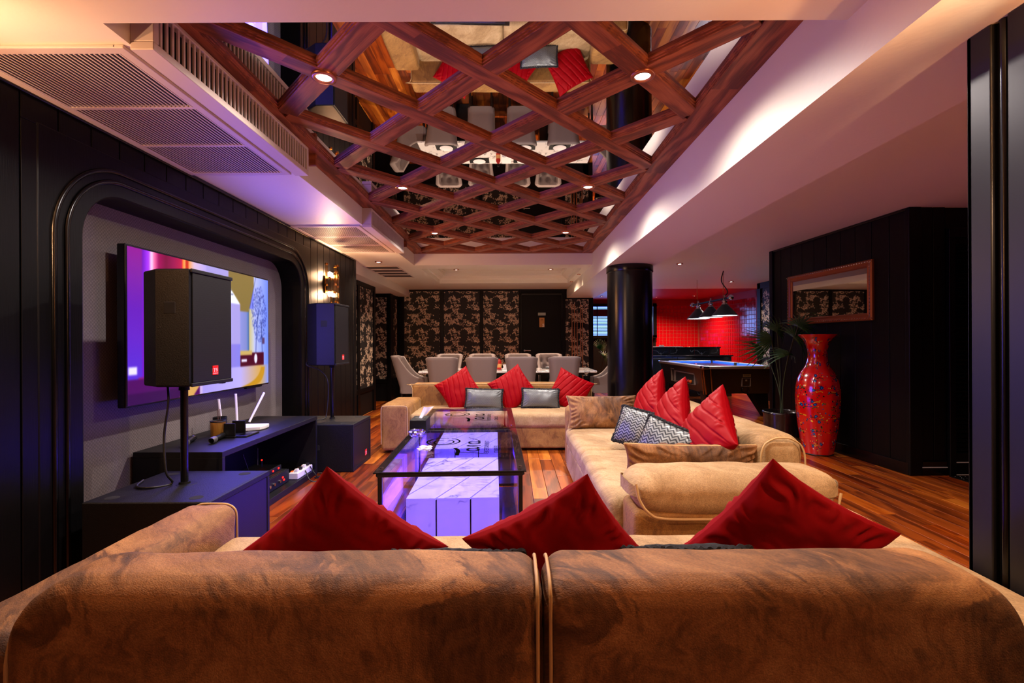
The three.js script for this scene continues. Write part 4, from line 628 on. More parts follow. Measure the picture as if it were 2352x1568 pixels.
// ================================================================ CUSHIONS
function pillowGeo(w, h, th, o = {}) {
  const N = o.n ?? 96, pinch = o.pinch ?? 0.07, sd = o.seed ?? 0, pos = [], idx = [], uv = [];
  for (const side of [1, -1]) for (let j = 0; j <= N; j++) for (let i = 0; i <= N; i++) {
    const u = -Math.cos(Math.PI * i / N), v = -Math.cos(Math.PI * j / N), U = (u + (i / N * 2 - 1)) / 2, Vv = (v + (j / N * 2 - 1)) / 2;
    let x = w / 2 * U * (1 - pinch * (1 - Vv * Vv) * U * U), y = h / 2 * Vv * (1 - pinch * (1 - U * U) * Vv * Vv);
    const e = Math.max(0, (1 - U * U) * (1 - Vv * Vv)); let z = th / 2 * Math.pow(e, 0.42);
    const fade = Math.min(1, e * 5);
    const rad = Math.hypot(U, Vv), an = Math.atan2(Vv, U);
    z += fade * (o.wr ?? 0.006) * (n3(x * 6 + sd, y * 6, side * 3 + sd) + 0.35 * n3(x * 20 + sd, y * 8, side * 5 + sd));
    z += (1 - Math.min(1, e * 2.2)) * fade * (o.crease ?? 0.006) * Math.sin(an * 26 + 4 * n3(x * 6, y * 6, sd)) * Math.min(1, rad * 1.2);
    if (o.pleat) { const c = (x * Math.cos(o.pleatDir ?? 0) + y * Math.sin(o.pleatDir ?? 0)) / o.pleat + 0.12 * n3(x * 4, y * 4, sd + 9), f = c - Math.floor(c); z += fade * 0.0075 * (f < 0.1 ? -f / 0.1 : f < 0.22 ? -1 + (f - 0.1) / 0.12 : 0.12 * Math.sin((f - 0.22) / 0.78 * Math.PI)); }
    pos.push(x, y, side * z); uv.push(x + 3 * side, y);
  }
  const S = (N + 1) * (N + 1);
  for (const s of [0, 1]) for (let j = 0; j < N; j++) for (let i = 0; i < N; i++) { const a = s * S + j * (N + 1) + i, b = a + 1, c = a + N + 2, d = a + N + 1; s ? idx.push(a, c, b, a, d, c) : idx.push(a, b, c, a, c, d); }
  const g = new THREE.BufferGeometry(); g.setAttribute('position', new THREE.BufferAttribute(new Float32Array(pos), 3)); g.setAttribute('uv', new THREE.BufferAttribute(new Float32Array(uv), 2)); g.setIndex(idx); return g;
}
function fringeGeo(w, h, o = {}) { // ruffled black border
  const pinch = o.pinch ?? 0.05, pts = [], n = 60, per = (s) => { const q = (s % 1) * 4, k = Math.floor(q), f = q - k, a = f * 2 - 1; let U, V; if (k === 0) [U, V] = [a, -1]; else if (k === 1) [U, V] = [1, a]; else if (k === 2) [U, V] = [-a, 1]; else [U, V] = [-1, -a]; return [w / 2 * U * (1 - pinch * (1 - V * V) * U * U), h / 2 * V * (1 - pinch * (1 - U * U) * V * V)]; };
  for (let i = 0; i < n * 4; i++) { const [x, y] = per(i / (n * 4)); pts.push(o.plain ? new THREE.Vector3(x, y, 0) : new THREE.Vector3(x * 1.015 + rr(-0.003, 0.003), y * 1.03 + rr(-0.003, 0.003), 0.005 * Math.sin(i * 1.7) + rr(-0.002, 0.002))); }
  const c = new THREE.CatmullRomCurve3(pts, true); return new THREE.TubeGeometry(c, n * 6, o.plain ? 0.005 : 0.011, 6, true).toNonIndexed();
}
function pillow(name, label, group, o) {
  const mtx = new THREE.Matrix4().makeRotationFromEuler(new THREE.Euler(o.pitch ?? 0, o.yaw ?? 0, o.roll ?? 0, 'YXZ')); mtx.setPosition(o.at[0], o.at[1], -o.at[2]);
  const rest = (g) => { g.applyMatrix4(mtx); const p = g.attributes.position; for (let i = 0; i < p.count; i++) { let x = p.getX(i), y = p.getY(i), z = p.getZ(i); if (o.seat !== undefined && y < o.seat + 0.004) y = o.seat + 0.004 - (o.seat - y) * 0.005; if (o.maxX !== undefined && x > o.maxX(y)) x = o.maxX(y) - 0.002; p.setXYZ(i, x, y, z); } g.computeVertexNormals(); return g; };
  const base = [o.at[0], Math.max(o.at[1] - o.h / 2, o.seat ?? -9), o.at[2]], t = thing(name, label, 'cushion', base, 0, group);
  part(t, 'cover', rest(pillowGeo(o.w, o.h, o.t, o)), o.mat); if (o.fringe) part(t, 'fringe', rest(fringeGeo(o.w, o.h, o)), M.fringe, 'ruffled black border');
  if (o.seam) { const q = rest(fringeGeo(o.w * 0.985, o.h * 0.97, { pinch: o.pinch ?? 0.07, plain: true })); part(t, 'piping', q, M.piping); } return t;
}
const rad = (a) => a * Math.PI / 180;
// on the near sofa, leaning against its back
for (const [x, d, y, roll, yaw, sz, lab] of [[-0.57, 1.62, 0.50, 46, 4, 0.5, 'dark red velvet cushion pointing over the sofa back by the rounded arm'], [0.17, 1.62, 0.485, 34, -3, 0.49, 'dark red velvet cushion pointing over the seam of the sofa back'], [0.9, 1.64, 0.5, 57, -6, 0.53, 'dark red velvet cushion pointing over the sofa back by the flat cream arm']])
  pillow('red_cushion', lab, 'red cushions on the near sofa', { at: [x, y, d], w: sz, h: sz, t: 0.15, pitch: rad(24), yaw: rad(yaw), roll: rad(roll), mat: M.redVelvet, wr: 0.01, crease: 0.012, pinch: 0.1, seed: x * 7, seat: 0.412, n: 80 });
for (const [x, d, lab] of [[-0.17, 1.56, 'black-fringed lumbar cushion between two dark red velvet cushions at the table side'], [0.55, 1.58, 'black-fringed lumbar cushion tucked behind the dark red cushion near the flat cream arm']])
  pillow('lumbar_cushion', lab, 'fringed lumbar cushions', { at: [x, 0.46, d], w: 0.4, h: 0.19, t: 0.11, pitch: rad(32), mat: M.fringe, fringe: true, pinch: 0.05, seed: x, seat: 0.408, n: 24 });
// on the far sofa
for (const [x, y, roll, pd, lab] of [[-0.63, 0.615, 33, -0.35, 'bright red pleated cushion beside the golden sofa arm and tissue box'], [0.01, 0.635, 34, -0.35, 'bright red pleated cushion between the two silver chevron cushions'], [0.69, 0.6, 62, 1.2, 'bright red pleated cushion at the column end of the golden sofa']])
  pillow('red_cushion', lab, 'red pleated cushions on the far sofa', { at: [x, y, 5.80], w: 0.45, h: 0.45, t: 0.15, pitch: rad(-20), roll: rad(roll), mat: M.redSatin, pleat: 0.062, pleatDir: pd, pinch: 0.08, seed: x * 3, seat: 0.42, wr: 0.003, crease: 0.004 });
for (const [x, lab] of [[-0.33, 'silver chevron lumbar cushion with black fringe beside the table end'], [0.33, 'silver chevron lumbar cushion with black fringe clear of the table']])
  pillow('chevron_cushion', lab, 'silver chevron cushions on the far sofa', { at: [x, 0.535, 5.66], w: 0.43, h: 0.22, t: 0.12, pitch: rad(-16), roll: rad(-2), mat: M.chevron, fringe: true, pinch: 0.05, seed: x, seat: 0.42, n: 28 });
// on the right sofa
for (const [x, y, d, yaw, roll, lab] of [[1.1, 0.69, 3.9, -88, 40, 'red pleated cushion against the cream sofa back, furthest along it'], [1.08, 0.67, 3.32, -88, 42, 'red pleated cushion in the middle of three on the cream sofa'], [1.1, 0.665, 2.74, -84, 47, 'red pleated cushion against the cream sofa back, next to the bolster at the near arm']])
  pillow('red_cushion', lab, 'red pleated cushions on the cream sofa', { at: [x, y, d], w: 0.43, h: 0.43, t: 0.18, pitch: rad(-20), yaw: rad(yaw), roll: rad(roll), mat: M.redSatin, pleat: 0.062, pleatDir: 0.5, pinch: 0.08, seed: d * 3, seat: 0.43, wr: 0.004, crease: 0.006 });
for (const [x, y, d, yaw, roll, lab] of [[0.9, 0.58, 3.42, -42, -8, 'silver chevron cushion with black fringe, further from the near bolster on the cream sofa'], [0.9, 0.585, 2.84, -48, -14, 'silver chevron cushion with black fringe tilted between two red cushions on the cream sofa']])
  pillow('chevron_cushion', lab, 'silver chevron cushions on the cream sofa', { at: [x, y, d], w: 0.36, h: 0.26, t: 0.12, pitch: rad(-22), yaw: rad(yaw), roll: rad(roll), mat: M.chevronBig, fringe: true, pinch: 0.05, seed: d, seat: 0.43, n: 28 });
pillow('bolster_cushion', 'brown gold velvet bolster cushion leaning on the far arm of the cream sofa', undefined, { at: [0.8, 0.565, 4.32], w: 0.63, h: 0.31, t: 0.18, pitch: rad(-22), mat: M.velvet, seam: true, pinch: 0.09, seed: 4, seat: 0.43, wr: 0.012, crease: 0.014, n: 72 });
pillow('bolster_cushion', 'brown gold velvet bolster cushion leaning on the near arm of the cream sofa', undefined, { at: [0.93, 0.535, 2.545], w: 0.72, h: 0.28, t: 0.14, pitch: rad(17), roll: rad(-1), mat: M.velvet, seam: true, pinch: 0.09, seed: 8, seat: 0.43, wr: 0.012, crease: 0.014, n: 72 });

// ================================================================ GLASS TABLES WITH GLOWING MARBLE BOXES
const marbleMap = (base, vein, sd) => dataTex(512, 512, (() => { const a = fbm(512, 4, 5, sd), b = fbm(512, 3, 4, sd + 7); return (x, y) => { const n = a(x + 80 * b(x, y), y + 80 * b(y, x)), v = Math.pow(1 - Math.min(1, Math.abs(n - 0.5) * 16), 3) * smooth(0.45, 0.6, b(x + 90, y)); const v2 = Math.pow(1 - Math.min(1, Math.abs(a(y, x) - 0.46) * 30), 2) * 0.5 * smooth(0.5, 0.62, b(y + 9, x)); return mix3(base, vein, clamp(v + v2, 0, 1)); }; })(), true, [1.1, 1.1]);
const litMarble = marbleMap([255, 255, 255], [120, 110, 170], 101);
M.litMarble = std({ map: litMarble, color: 0xa09ab2, emissive: 0x7258ff, emissiveMap: litMarble, emissiveIntensity: 0.9, roughness: 0.3 });
function clipHalf(poly, nx, nd, c) { const out = []; for (let i = 0; i < poly.length; i++) { const a = poly[i], b = poly[(i + 1) % poly.length], fa = nx * a[0] + nd * a[1] - c, fb = nx * b[0] + nd * b[1] - c; if (fa <= 0) out.push(a); if ((fa < 0 && fb > 0) || (fa > 0 && fb < 0)) { const s = fa / (fa - fb); out.push([lerp(a[0], b[0], s), lerp(a[1], b[1], s)]); } } return out; }
const logoTex = canvasTex(1024, 920, (c, w, h) => {
  c.clearRect(0, 0, w, h); c.fillStyle = '#060606'; c.strokeStyle = '#060606'; c.lineCap = 'round'; c.lineJoin = 'round';
  c.lineWidth = 22; c.beginPath(); c.ellipse(0.7 * w, 0.24 * h, 0.19 * w, 0.21 * h, 0, 0.5, 6.5); c.stroke(); c.lineWidth = 20; c.beginPath(); c.ellipse(0.665 * w, 0.25 * h, 0.125 * w, 0.125 * h, 0.2, 0.2, 5.9); c.stroke(); c.lineWidth = 10; c.beginPath(); c.ellipse(0.72 * w, 0.23 * h, 0.155 * w, 0.17 * h, 0.1, 2.2, 5.2); c.stroke();
  c.lineWidth = 44; c.beginPath(); c.moveTo(0.02 * w, 0.475 * h); c.bezierCurveTo(0.1 * w, 0.46 * h, 0.22 * w, 0.5 * h, 0.33 * w, 0.425 * h); c.stroke(); c.lineWidth = 19; c.beginPath(); c.moveTo(0.14 * w, 0.48 * h); c.bezierCurveTo(0.13 * w, 0.58 * h, 0.1 * w, 0.7 * h, 0.06 * w, 0.82 * h); c.stroke();
  c.lineWidth = 27; const a = (x) => { c.beginPath(); c.ellipse(x * w, 0.645 * h, 0.055 * w, 0.07 * h, 0.35, 0, 7); c.stroke(); c.beginPath(); c.moveTo((x + 0.065) * w, 0.575 * h); c.bezierCurveTo((x + 0.045) * w, 0.66 * h, (x + 0.05) * w, 0.74 * h, (x + 0.11) * w, 0.7 * h); c.stroke(); };
  a(0.25); c.beginPath(); c.moveTo(0.38 * w, 0.69 * h); c.bezierCurveTo(0.43 * w, 0.6 * h, 0.44 * w, 0.56 * h, 0.46 * w, 0.57 * h); c.bezierCurveTo(0.5 * w, 0.58 * h, 0.46 * w, 0.65 * h, 0.46 * w, 0.72 * h); c.stroke(); a(0.61); c.lineWidth = 13; c.beginPath(); c.moveTo(0.72 * w, 0.7 * h); c.bezierCurveTo(0.8 * w, 0.68 * h, 0.86 * w, 0.6 * h, 0.92 * w, 0.56 * h); c.stroke();
  c.font = 'bold 76px sans-serif'; c.fillText('ENTERTAINMENT', 0.1 * w, 0.835 * h, 0.72 * w); c.fillText('COMPLEX', 0.1 * w, 0.955 * h, 0.46 * w);
});
M.logo = phy({ map: logoTex, transparent: true, roughness: 1, specularIntensity: 0 });
function glassTable(cx, cd, len, boxLen, label, boxLabel) {
  const turn = 0.036, W = 0.84, H = 0.5, t = thing('glass_table', label, 'table', [cx, 0, cd], turn, 'black-edged glass coffee tables', false), w = W / 2, l = len / 2;
  const top = part(t, 'glass_top', rbx(-w, w, H - 0.01, H, -l, l, 0.004, 1), M.glass); void top;
  part(t, 'edge_band', [bx(-w + 0.002, -w + 0.05, H - 0.016, H - 0.0105, -l, l), bx(w - 0.05, w - 0.002, H - 0.016, H - 0.0105, -l, l), bx(-w + 0.05, w - 0.05, H - 0.016, H - 0.0105, -l, -l + 0.012), bx(-w + 0.05, w - 0.05, H - 0.016, H - 0.0105, l - 0.012, l)], M.blackGloss, 'black border under the glass');
  part(t, 'frame_rail', [rbx(-w + 0.02, w - 0.02, H - 0.038, H - 0.017, -l + 0.004, -l + 0.022, 0.003, 1), rbx(-w + 0.02, w - 0.02, H - 0.038, H - 0.017, l - 0.022, l - 0.004, 0.003, 1), rbx(-w + 0.012, -w + 0.032, H - 0.038, H - 0.017, -l + 0.02, l - 0.02, 0.003, 1), rbx(w - 0.032, w - 0.012, H - 0.038, H - 0.017, -l + 0.02, l - 0.02, 0.003, 1)], M.legBlack);
  for (const sx of [-1, 1]) for (const sd of [-1, 1]) part(t, 'leg', rbx(sx * (w - 0.034) - 0.012, sx * (w - 0.034) + 0.012, 0, H - 0.038, sd * (l - 0.03) - 0.012, sd * (l - 0.03) + 0.012, 0.003, 1), M.legBlack);
  part(t, 'plinth', rbx(-w + 0.03, w - 0.03, 0.006, 0.02, -l + 0.03, l - 0.03, 0.004, 1), M.blackGloss, 'dark glass bottom plate');
  for (const s of [-1, 1]) { part(t, 'side_glass', bx(s * (w - 0.05) - 0.003, s * (w - 0.05) + 0.003, 0.02, H - 0.017, -l + 0.045, l - 0.045), M.glassTint); part(t, 'end_glass', bx(-w + 0.05, w - 0.05, 0.02, H - 0.017, s * (l - 0.035) - 0.003, s * (l - 0.035) + 0.003), M.glassTint); }
  const decal = new THREE.PlaneGeometry(0.6, 0.54); decal.rotateX(-Math.PI / 2); decal.rotateY(Math.PI / 2); decal.translate(0.025, H + 0.0006, 0.02); part(t, 'lettering', decal, M.logo, 'black script reading Tara with small capitals below');
  for (const s of [-1, 1]) part(t, 'cap', cyl(s * (w - 0.034), H, H + 0.004, -l + 0.06, 0.011, 0.01, 16), M.chrome);
  const b = thing('light_box', boxLabel, 'lamp', [cx, 0.02, cd], turn, 'glowing marble boxes', false), bw = 0.269, bl = boxLen / 2, bh = 0.273, tan = Math.tan(rad(21));
  const f = [-bw, -bw + 0.172, -bw + 0.371, bw, bw + 0.2, bw + 0.4], rect = [[-bw, -bl], [bw, -bl], [bw, bl], [-bw, bl]], cosA = Math.cos(Math.atan(tan)), sinA = Math.sin(Math.atan(tan)), g2 = 0.0045;
  const lines = []; for (let k = -6; k <= 4; k++) lines.push(-bw + 0.172 + k * 0.199); // where each joint meets the near face
  const key = (x) => (x + bl * tan) * 0 + x * cosA + bl * sinA; // signed offset of the joint through (x, -bl) with direction (tan, 1)
  for (let k = 0; k + 1 < lines.length; k++) { let p = clipHalf(rect, -cosA, sinA, -(lines[k] * cosA + bl * sinA) - g2); p = p.length > 2 ? clipHalf(p, cosA, -sinA, lines[k + 1] * cosA + bl * sinA - g2) : p; if (p.length > 2) part(b, 'top_panel', polyPrism(p, bh - 0.012, bh), M.litMarble, 'lit white veined slab'); }
  void key; void f;
  part(b, 'core', bx(-bw + 0.013, bw - 0.013, 0, bh - 0.013, -bl + 0.013, bl - 0.013), M.darkVoid);
  const xs = [-bw, -bw + 0.172, -bw + 0.371, bw]; for (const s of [-1, 1]) for (let k = 0; k < 3; k++) part(b, 'front_panel', bx(xs[k] + (k ? g2 : 0), xs[k + 1] - (k < 2 ? g2 : 0), 0, bh - 0.0125, s * (bl - 0.006) - 0.006, s * (bl - 0.006) + 0.006), M.litMarble, 'lit violet veined slab');
  for (const s of [-1, 1]) for (let k = 0; k < 3; k++) { const a = -bl + 0.013 + k * (2 * bl - 0.026) / 3, c = a + (2 * bl - 0.026) / 3; part(b, 'side_panel', bx(s * (bw - 0.006) - 0.006, s * (bw - 0.006) + 0.006, 0, bh - 0.0125, a + g2, c - g2), M.litMarble, 'lit violet veined slab'); }
  area(cx, 0.31, cd, 0.45, boxLen * 0.8, L.box * 0.06, L.box_color, [cx, 3, cd]);
  for (const s of [-1, 1]) area(cx + s * 0.29, 0.16, cd, boxLen * 0.8, 0.2, L.box * (s < 0 ? 1.7 : 0.6), L.box_color, [cx + s * 2, 0.16, cd]);
  area(cx, 0.16, cd - bl - 0.03, 0.45, 0.2, L.box, L.box_color, [cx, 0.16, cd - 2]);
}
glassTable(-0.365, 3.30, 1.31, 0.98, 'glass coffee table with ashtray and tissue box, closer to the near sofa', 'glowing violet marble box under the table with the ashtray');
glassTable(-0.408, 4.57, 1.18, 0.92, 'glass coffee table pushed up to the golden sofa', 'glowing violet marble box under the table by the golden sofa');
{
  const t = thing('tissue_box', 'black leather tissue box with a white tissue pulled up', 'tissue box', [-0.728, 0.5, 3.825], 0.036, undefined, false);
  part(t, 'box', rbx(-0.063, 0.063, 0, 0.1, -0.115, 0.115, 0.006, 2), M.blackSoft); part(t, 'slot', lathe([[0.03, 0.1], [0.036, 0.103], [0.04, 0.1]], 0, 0, 0, 24), M.cable);
  const g = new THREE.PlaneGeometry(0.1, 0.12, 10, 10), p = g.attributes.position; for (let i = 0; i < p.count; i++) { const x = p.getX(i), y = p.getY(i) + 0.06, k = 0.25 + y / 0.12 * 0.55; p.setXYZ(i, x * k + y * 0.55, 0.096 + y * (0.75 + 0.3 * x), 0.03 * Math.sin(x * 55 + y * 20) * k + x * 0.3); } g.computeVertexNormals(); part(t, 'tissue', g, std({ color: 0xe8e6ee, roughness: 0.9, side: THREE.DoubleSide }));
  const a = thing('ashtray', 'round cut crystal ashtray on the glass table', 'ashtray', [-0.71, 0.5, 3.6], 0, undefined, false);
  const g2 = new THREE.LatheGeometry([[0.045, 0], [0.058, 0.012], [0.062, 0.04], [0.05, 0.045], [0.044, 0.032], [0.036, 0.014], [0, 0.012]].map((q) => new THREE.Vector2(...q)), 18); part(a, 'bowl', toCreasedNormals(g2, 0.2), M.crystal); part(a, 'facet_ring', toCreasedNormals(new THREE.TorusGeometry(0.056, 0.009, 5, 22).rotateX(Math.PI / 2).translate(0, 0.036, 0), 0.15), M.chrome);
  const c = new THREE.IcosahedronGeometry(0.03, 2).toNonIndexed(), q = c.attributes.position; for (let i = 0; i < q.count; i++) { const v = new THREE.Vector3().fromBufferAttribute(q, i), k = 1 + 0.45 * n3(v.x * 60, v.y * 60, v.z * 60); q.setXYZ(i, v.x * k * 1.4, Math.max(0.0, v.y * k * 0.5 + 0.012), v.z * k * 1.2); } c.computeVertexNormals(); c.translate(-0.565, 0.5012, -3.13); single('crumpled_tissue', 'small crumpled white tissue on the glass table', 'tissue', c, M.white);
}

// ================================================================ DINING AREA
function makeChair(label, group) {
  const t = thing('dining_chair', label, 'chair', [0, 0, 0], 0, group, false);
  // plan of the shell: right arm tip, side, rounded corner, back, and round to the left arm tip
  const path = [], hw = 0.2, bz = -0.22, rc = 0.09, tip = 0.2;
  for (let i = 0; i <= 10; i++) path.push([hw, lerp(tip, bz + rc, i / 10), 1, 0, Math.max(0, lerp(tip, bz + rc, i / 10) - (bz + rc))]);
  for (let i = 1; i <= 6; i++) { const a = i / 6 * Math.PI / 2; path.push([hw - rc + Math.cos(a) * rc, bz + rc - Math.sin(a) * rc, Math.cos(a), -Math.sin(a), 0]); }
  for (let i = 1; i < 24; i++) path.push([lerp(hw - rc, -(hw - rc), i / 24), bz, 0, -1, 0]);
  for (let i = 0; i <= 6; i++) { const a = Math.PI / 2 + i / 6 * Math.PI / 2; path.push([-(hw - rc) + Math.cos(a) * rc, bz + rc - Math.sin(a) * rc, Math.cos(a), -Math.sin(a), 0]); }
  for (let i = 1; i <= 10; i++) path.push([-hw, lerp(bz + rc, tip, i / 10), -1, 0, Math.max(0, lerp(bz + rc, tip, i / 10) - (bz + rc))]);
  const buttons = []; for (const [y, xs] of [[0.84, [-0.14, 0, 0.14]], [0.72, [-0.07, 0.07]], [0.6, [-0.13, 0, 0.13]]]) for (const x of xs) buttons.push([x, y]);
  const th = 0.045, y0 = 0.36, rows = 18, pos = [], idx = [], ring = rows * 2 + 6;
  const warp = (x, y, z) => { const f = clamp((y - 0.45) / 0.53, 0, 1), back = clamp((-z - 0.02) / 0.2, 0, 1); return [x * (1 + 0.27 * f * f), y, z - 0.12 * f * back - 0.03 * f]; };
  path.forEach(([x, z, nx, nz, side]) => {
    const h = 0.60 + 0.38 * Math.exp(-side / 0.085) - 0.02 * clamp((Math.abs(x) - 0.15) / 0.05, 0, 1) * (side > 0 ? 0 : 1), sec = [];
    for (let i = 0; i <= rows; i++) sec.push([0, lerp(y0, h - 0.02, i / rows)]); for (const a of [0.5, 1.1, Math.PI - 1.1, Math.PI - 0.5]) sec.push([-(th / 2) + Math.cos(a) * th / 2, h - 0.02 + Math.sin(a) * 0.02]); for (let i = rows; i >= 0; i--) sec.push([-th, lerp(y0, h - 0.02, i / rows)]);
    for (const [o, y] of sec) { let dip = 0; if (o <= -th + 1e-6) { for (const [u, v] of buttons) if (side === 0 && nz < -0.8) dip += 0.02 * Math.exp(-((x - u) ** 2 + (y - v) ** 2) / 0.0016); dip -= 0.012 * (nz < -0.8 ? 1 : 0.3); } const q = warp(x + nx * (o + dip), y, z + nz * (o + dip)); pos.push(...q); }
  });
  const R = rows * 2 + 6; for (let i = 0; i + 1 < path.length; i++) for (let j = 0; j + 1 < R; j++) { const a = i * R + j, b = a + 1, c = a + R + 1, d = a + R; idx.push(a, c, b, a, d, c); } void ring;
  for (const [s, e] of [[0, 1], [path.length - 1, -1]]) for (let j = 0; j < R / 2 - 1; j++) { const a = s * R + j, b = s * R + j + 1, c = s * R + R - 2 - j, d = s * R + R - 1 - j; e > 0 ? idx.push(a, b, c, a, c, d) : idx.push(a, c, b, a, d, c); }
  const g = new THREE.BufferGeometry(); g.setAttribute('position', new THREE.BufferAttribute(new Float32Array(pos), 3)); g.setIndex(idx); g.computeVertexNormals(); part(t, 'backrest', uvm(toCreasedNormals(g, 0.9)), M.chair);
  for (const [x, y] of buttons) { const q = warp(x, y, bz + th - 0.004); part(t, 'button', new THREE.SphereGeometry(0.009, 8, 6).translate(q[0], q[1], q[2]), M.chair); }
  part(t, 'seat', soft(-0.19, 0.19, 0.36, 0.5, -0.24, 0.2, 0.03, [0, 0.012, 0.004], 0.001, 8, 3), M.chair);
  for (const x of [-0.16, 0.16]) for (const d of [-0.2, 0.18]) part(t, 'leg', cyl(x, 0, 0.37, d, 0.013, 0.022, 10), M.legBlack);
  return t;
}
const chair0 = makeChair('', 'tufted chairs round the dining table');
const frontX = [-1.04, -0.45, 0.14, 0.78], backX = [-1.15, -0.55, 0.11, 0.68]; let firstChair = true;
const seatAt = (x, d, turn, label) => { if (firstChair) { firstChair = false; chair0.userData.label = label; chair0.position.set(x, 0, -d); chair0.rotation.y = turn; } else copyOf(chair0, 'dining_chair', label, [x, 0, d], turn); };
const nth = ['first', 'second', 'third', 'fourth'];
frontX.forEach((x, i) => seatAt(x, 7.42, Math.PI, `mauve dining chair, plain back to the golden sofa, ${nth[i]} from the blossom side wall`));
backX.forEach((x, i) => seatAt(x, 8.72, 0, `grey tufted dining chair facing the lounge, ${nth[i]} from the blossom side wall`));
seatAt(-1.62, 8.05, Math.PI / 2, 'grey tufted dining chair at the table end beside the blossom wall'); seatAt(1.52, 8.05, -Math.PI / 2, 'grey tufted dining chair at the table end beside the black column');
{
  const t = thing('dining_table', 'long dining table with white marble top and dark pedestals', 'table', [-0.07, 0, 8.07]);
  M.marbleWhite = phy({ map: marbleMap([226, 224, 222], [120, 118, 122], 205), roughness: 0.12, clearcoat: 0.4 });
  part(t, 'top', rbx(-1.48, 1.34, 0.7, 0.735, 7.62, 8.52, 0.012, 3), M.marbleWhite); part(t, 'apron', bx(-1.3, 1.16, 0.66, 0.7, 7.75, 8.39), M.legBlack);
  for (const x of [-0.75, 0.6]) part(t, 'pedestal', rbx(x - 0.14, x + 0.14, 0, 0.66, 7.85, 8.28, 0.01, 2), M.blackGloss);
  single('table_runner', 'white cloth runner lying across the dining table', 'runner', rbx(-0.16, 0.0, 0.7355, 0.7385, 7.63, 8.51, 0.001, 1), M.white);
  let k = 0; const setting = (x, d, who) => { single('placemat', `black placemat ${who}`, 'placemat', rbx(x - 0.17, x + 0.17, 0.7355, 0.739, d - 0.12, d + 0.12, 0.001, 1), M.blackSoft, 'black placemats'); single('plate', `white plate ${who}`, 'plate', lathe([[0, 0], [0.06, 0], [0.105, 0.014], [0.107, 0.018], [0.06, 0.006], [0, 0.006]], x, 0.7392, d, 32), M.white, 'white plates'); k++; };
  frontX.forEach((x, i) => setting(x + (i === 2 ? 0.08 : 0), 7.78, `on the sofa side, ${nth[i]} from the blossom side wall`)); backX.forEach((x, i) => setting(x + (i === 2 ? 0.1 : 0), 8.36, `on the back wall side, ${nth[i]} from the blossom side wall`));
  const b = thing('sauce_bottle', 'red labelled bottle with black cap on the dining table', 'bottle', [-0.215, 0.7355, 8.05]); part(b, 'body', lathe([[0, 0], [0.036, 0], [0.038, 0.02], [0.038, 0.13], [0.018, 0.165], [0.016, 0.18]], -0.215, 0.7355, 8.05, 24), std({ color: 0xb8180e, roughness: 0.35 })); part(b, 'cap', cyl(-0.215, 0.9155, 0.955, 8.05, 0.019, 0.018, 16), M.blackSoft); part(b, 'label_band', cyl(-0.215, 0.77, 0.83, 8.05, 0.0386, 0.0386, 24), std({ color: 0xd8a060, roughness: 0.5 }));
  single('paper_cup', 'white tapered cup beside the red bottle on the dining table', 'cup', lathe([[0, 0], [0.026, 0], [0.036, 0.085], [0.033, 0.085], [0.024, 0.006], [0, 0.006]], -0.115, 0.7388, 7.95, 24), M.white);
  single('glass_ashtray', 'clear glass dish on the dining table near the white cup', 'dish', lathe([[0, 0], [0.05, 0], [0.062, 0.03], [0.055, 0.032], [0.046, 0.012], [0, 0.01]], 0.1, 0.7355, 8.06, 20), M.crystal);
}
{ // cue rack
  const r = thing('cue_rack', 'black wall bracket holding the pool cues on the blossom panel', 'rack', [1.4, 0.25, 10.42]); part(r, 'bracket', rbx(1.24, 1.56, 1.5, 1.6, 10.4, 10.49, 0.006, 1), M.blackSoft); part(r, 'shelf', rbx(1.24, 1.56, 0.25, 0.29, 10.36, 10.49, 0.006, 1), M.blackSoft);
  [[1.29, 2.02, 'tan pool cue at the door side of the rack'], [1.345, 2.0, 'tan pool cue second from the door in the rack'], [1.4, 1.86, 'shorter tan pool cue in the middle of the rack'], [1.475, 2.0, 'pool cue with a black butt in the rack'], [1.515, 1.96, 'tan pool cue beside the black-butted cue in the rack']].forEach(([x, y1, lab], i) => {
    const c = thing('pool_cue', lab, 'cue', [x, 0.29, 10.385], 0, 'pool cues in the wall rack'); M.cue ??= std({ color: 0xa8683a, roughness: 0.35 }); part(c, 'shaft', cyl(x, 0.8, y1, 10.385, 0.0115, 0.007, 10), M.cue); part(c, 'butt', cyl(x, 0.29, 0.8, 10.385, 0.0145, 0.0118, 10), i === 3 ? M.blackSoft : std({ color: 0x74401e, roughness: 0.35 })); part(c, 'tip', cyl(x, y1, y1 + 0.014, 10.385, 0.007, 0.006, 10), M.white); });
}
{ // door plates
  single('door_plate', 'small silver plate on the black door', 'sign', rbx(0.565, 0.73, 1.76, 1.82, BD - 0.036, BD - 0.031, 0.002, 1), std({ color: 0xa8b4aa, roughness: 0.35, metalness: 0.3 }));
  const gold = canvasTex(128, 256, (c) => { c.fillStyle = '#c8924a'; c.fillRect(0, 0, 128, 256); c.fillStyle = '#5a3a18'; c.fillRect(36, 40, 10, 26); c.fillRect(52, 40, 10, 26); c.fillRect(68, 40, 10, 26); c.fillRect(84, 40, 8, 26); c.fillRect(30, 84, 66, 5); c.fillStyle = '#e8dcc8'; c.beginPath(); c.arc(98, 182, 22, 0, 7); c.fill(); c.beginPath(); c.moveTo(70, 250); c.quadraticCurveTo(84, 196, 124, 196); c.lineTo(124, 250); c.fill(); c.fillStyle = '#6a4820'; c.fillRect(30, 190, 30, 6); c.fillRect(30, 204, 24, 6); });
  const g = new THREE.BoxGeometry(0.11, 0.205, 0.004); g.translate(0.648, 1.61, -(BD - 0.034)); single('door_sign', 'gold notice sign with dark print on the black door', 'sign', g, std({ map: gold, roughness: 0.4 }));
}

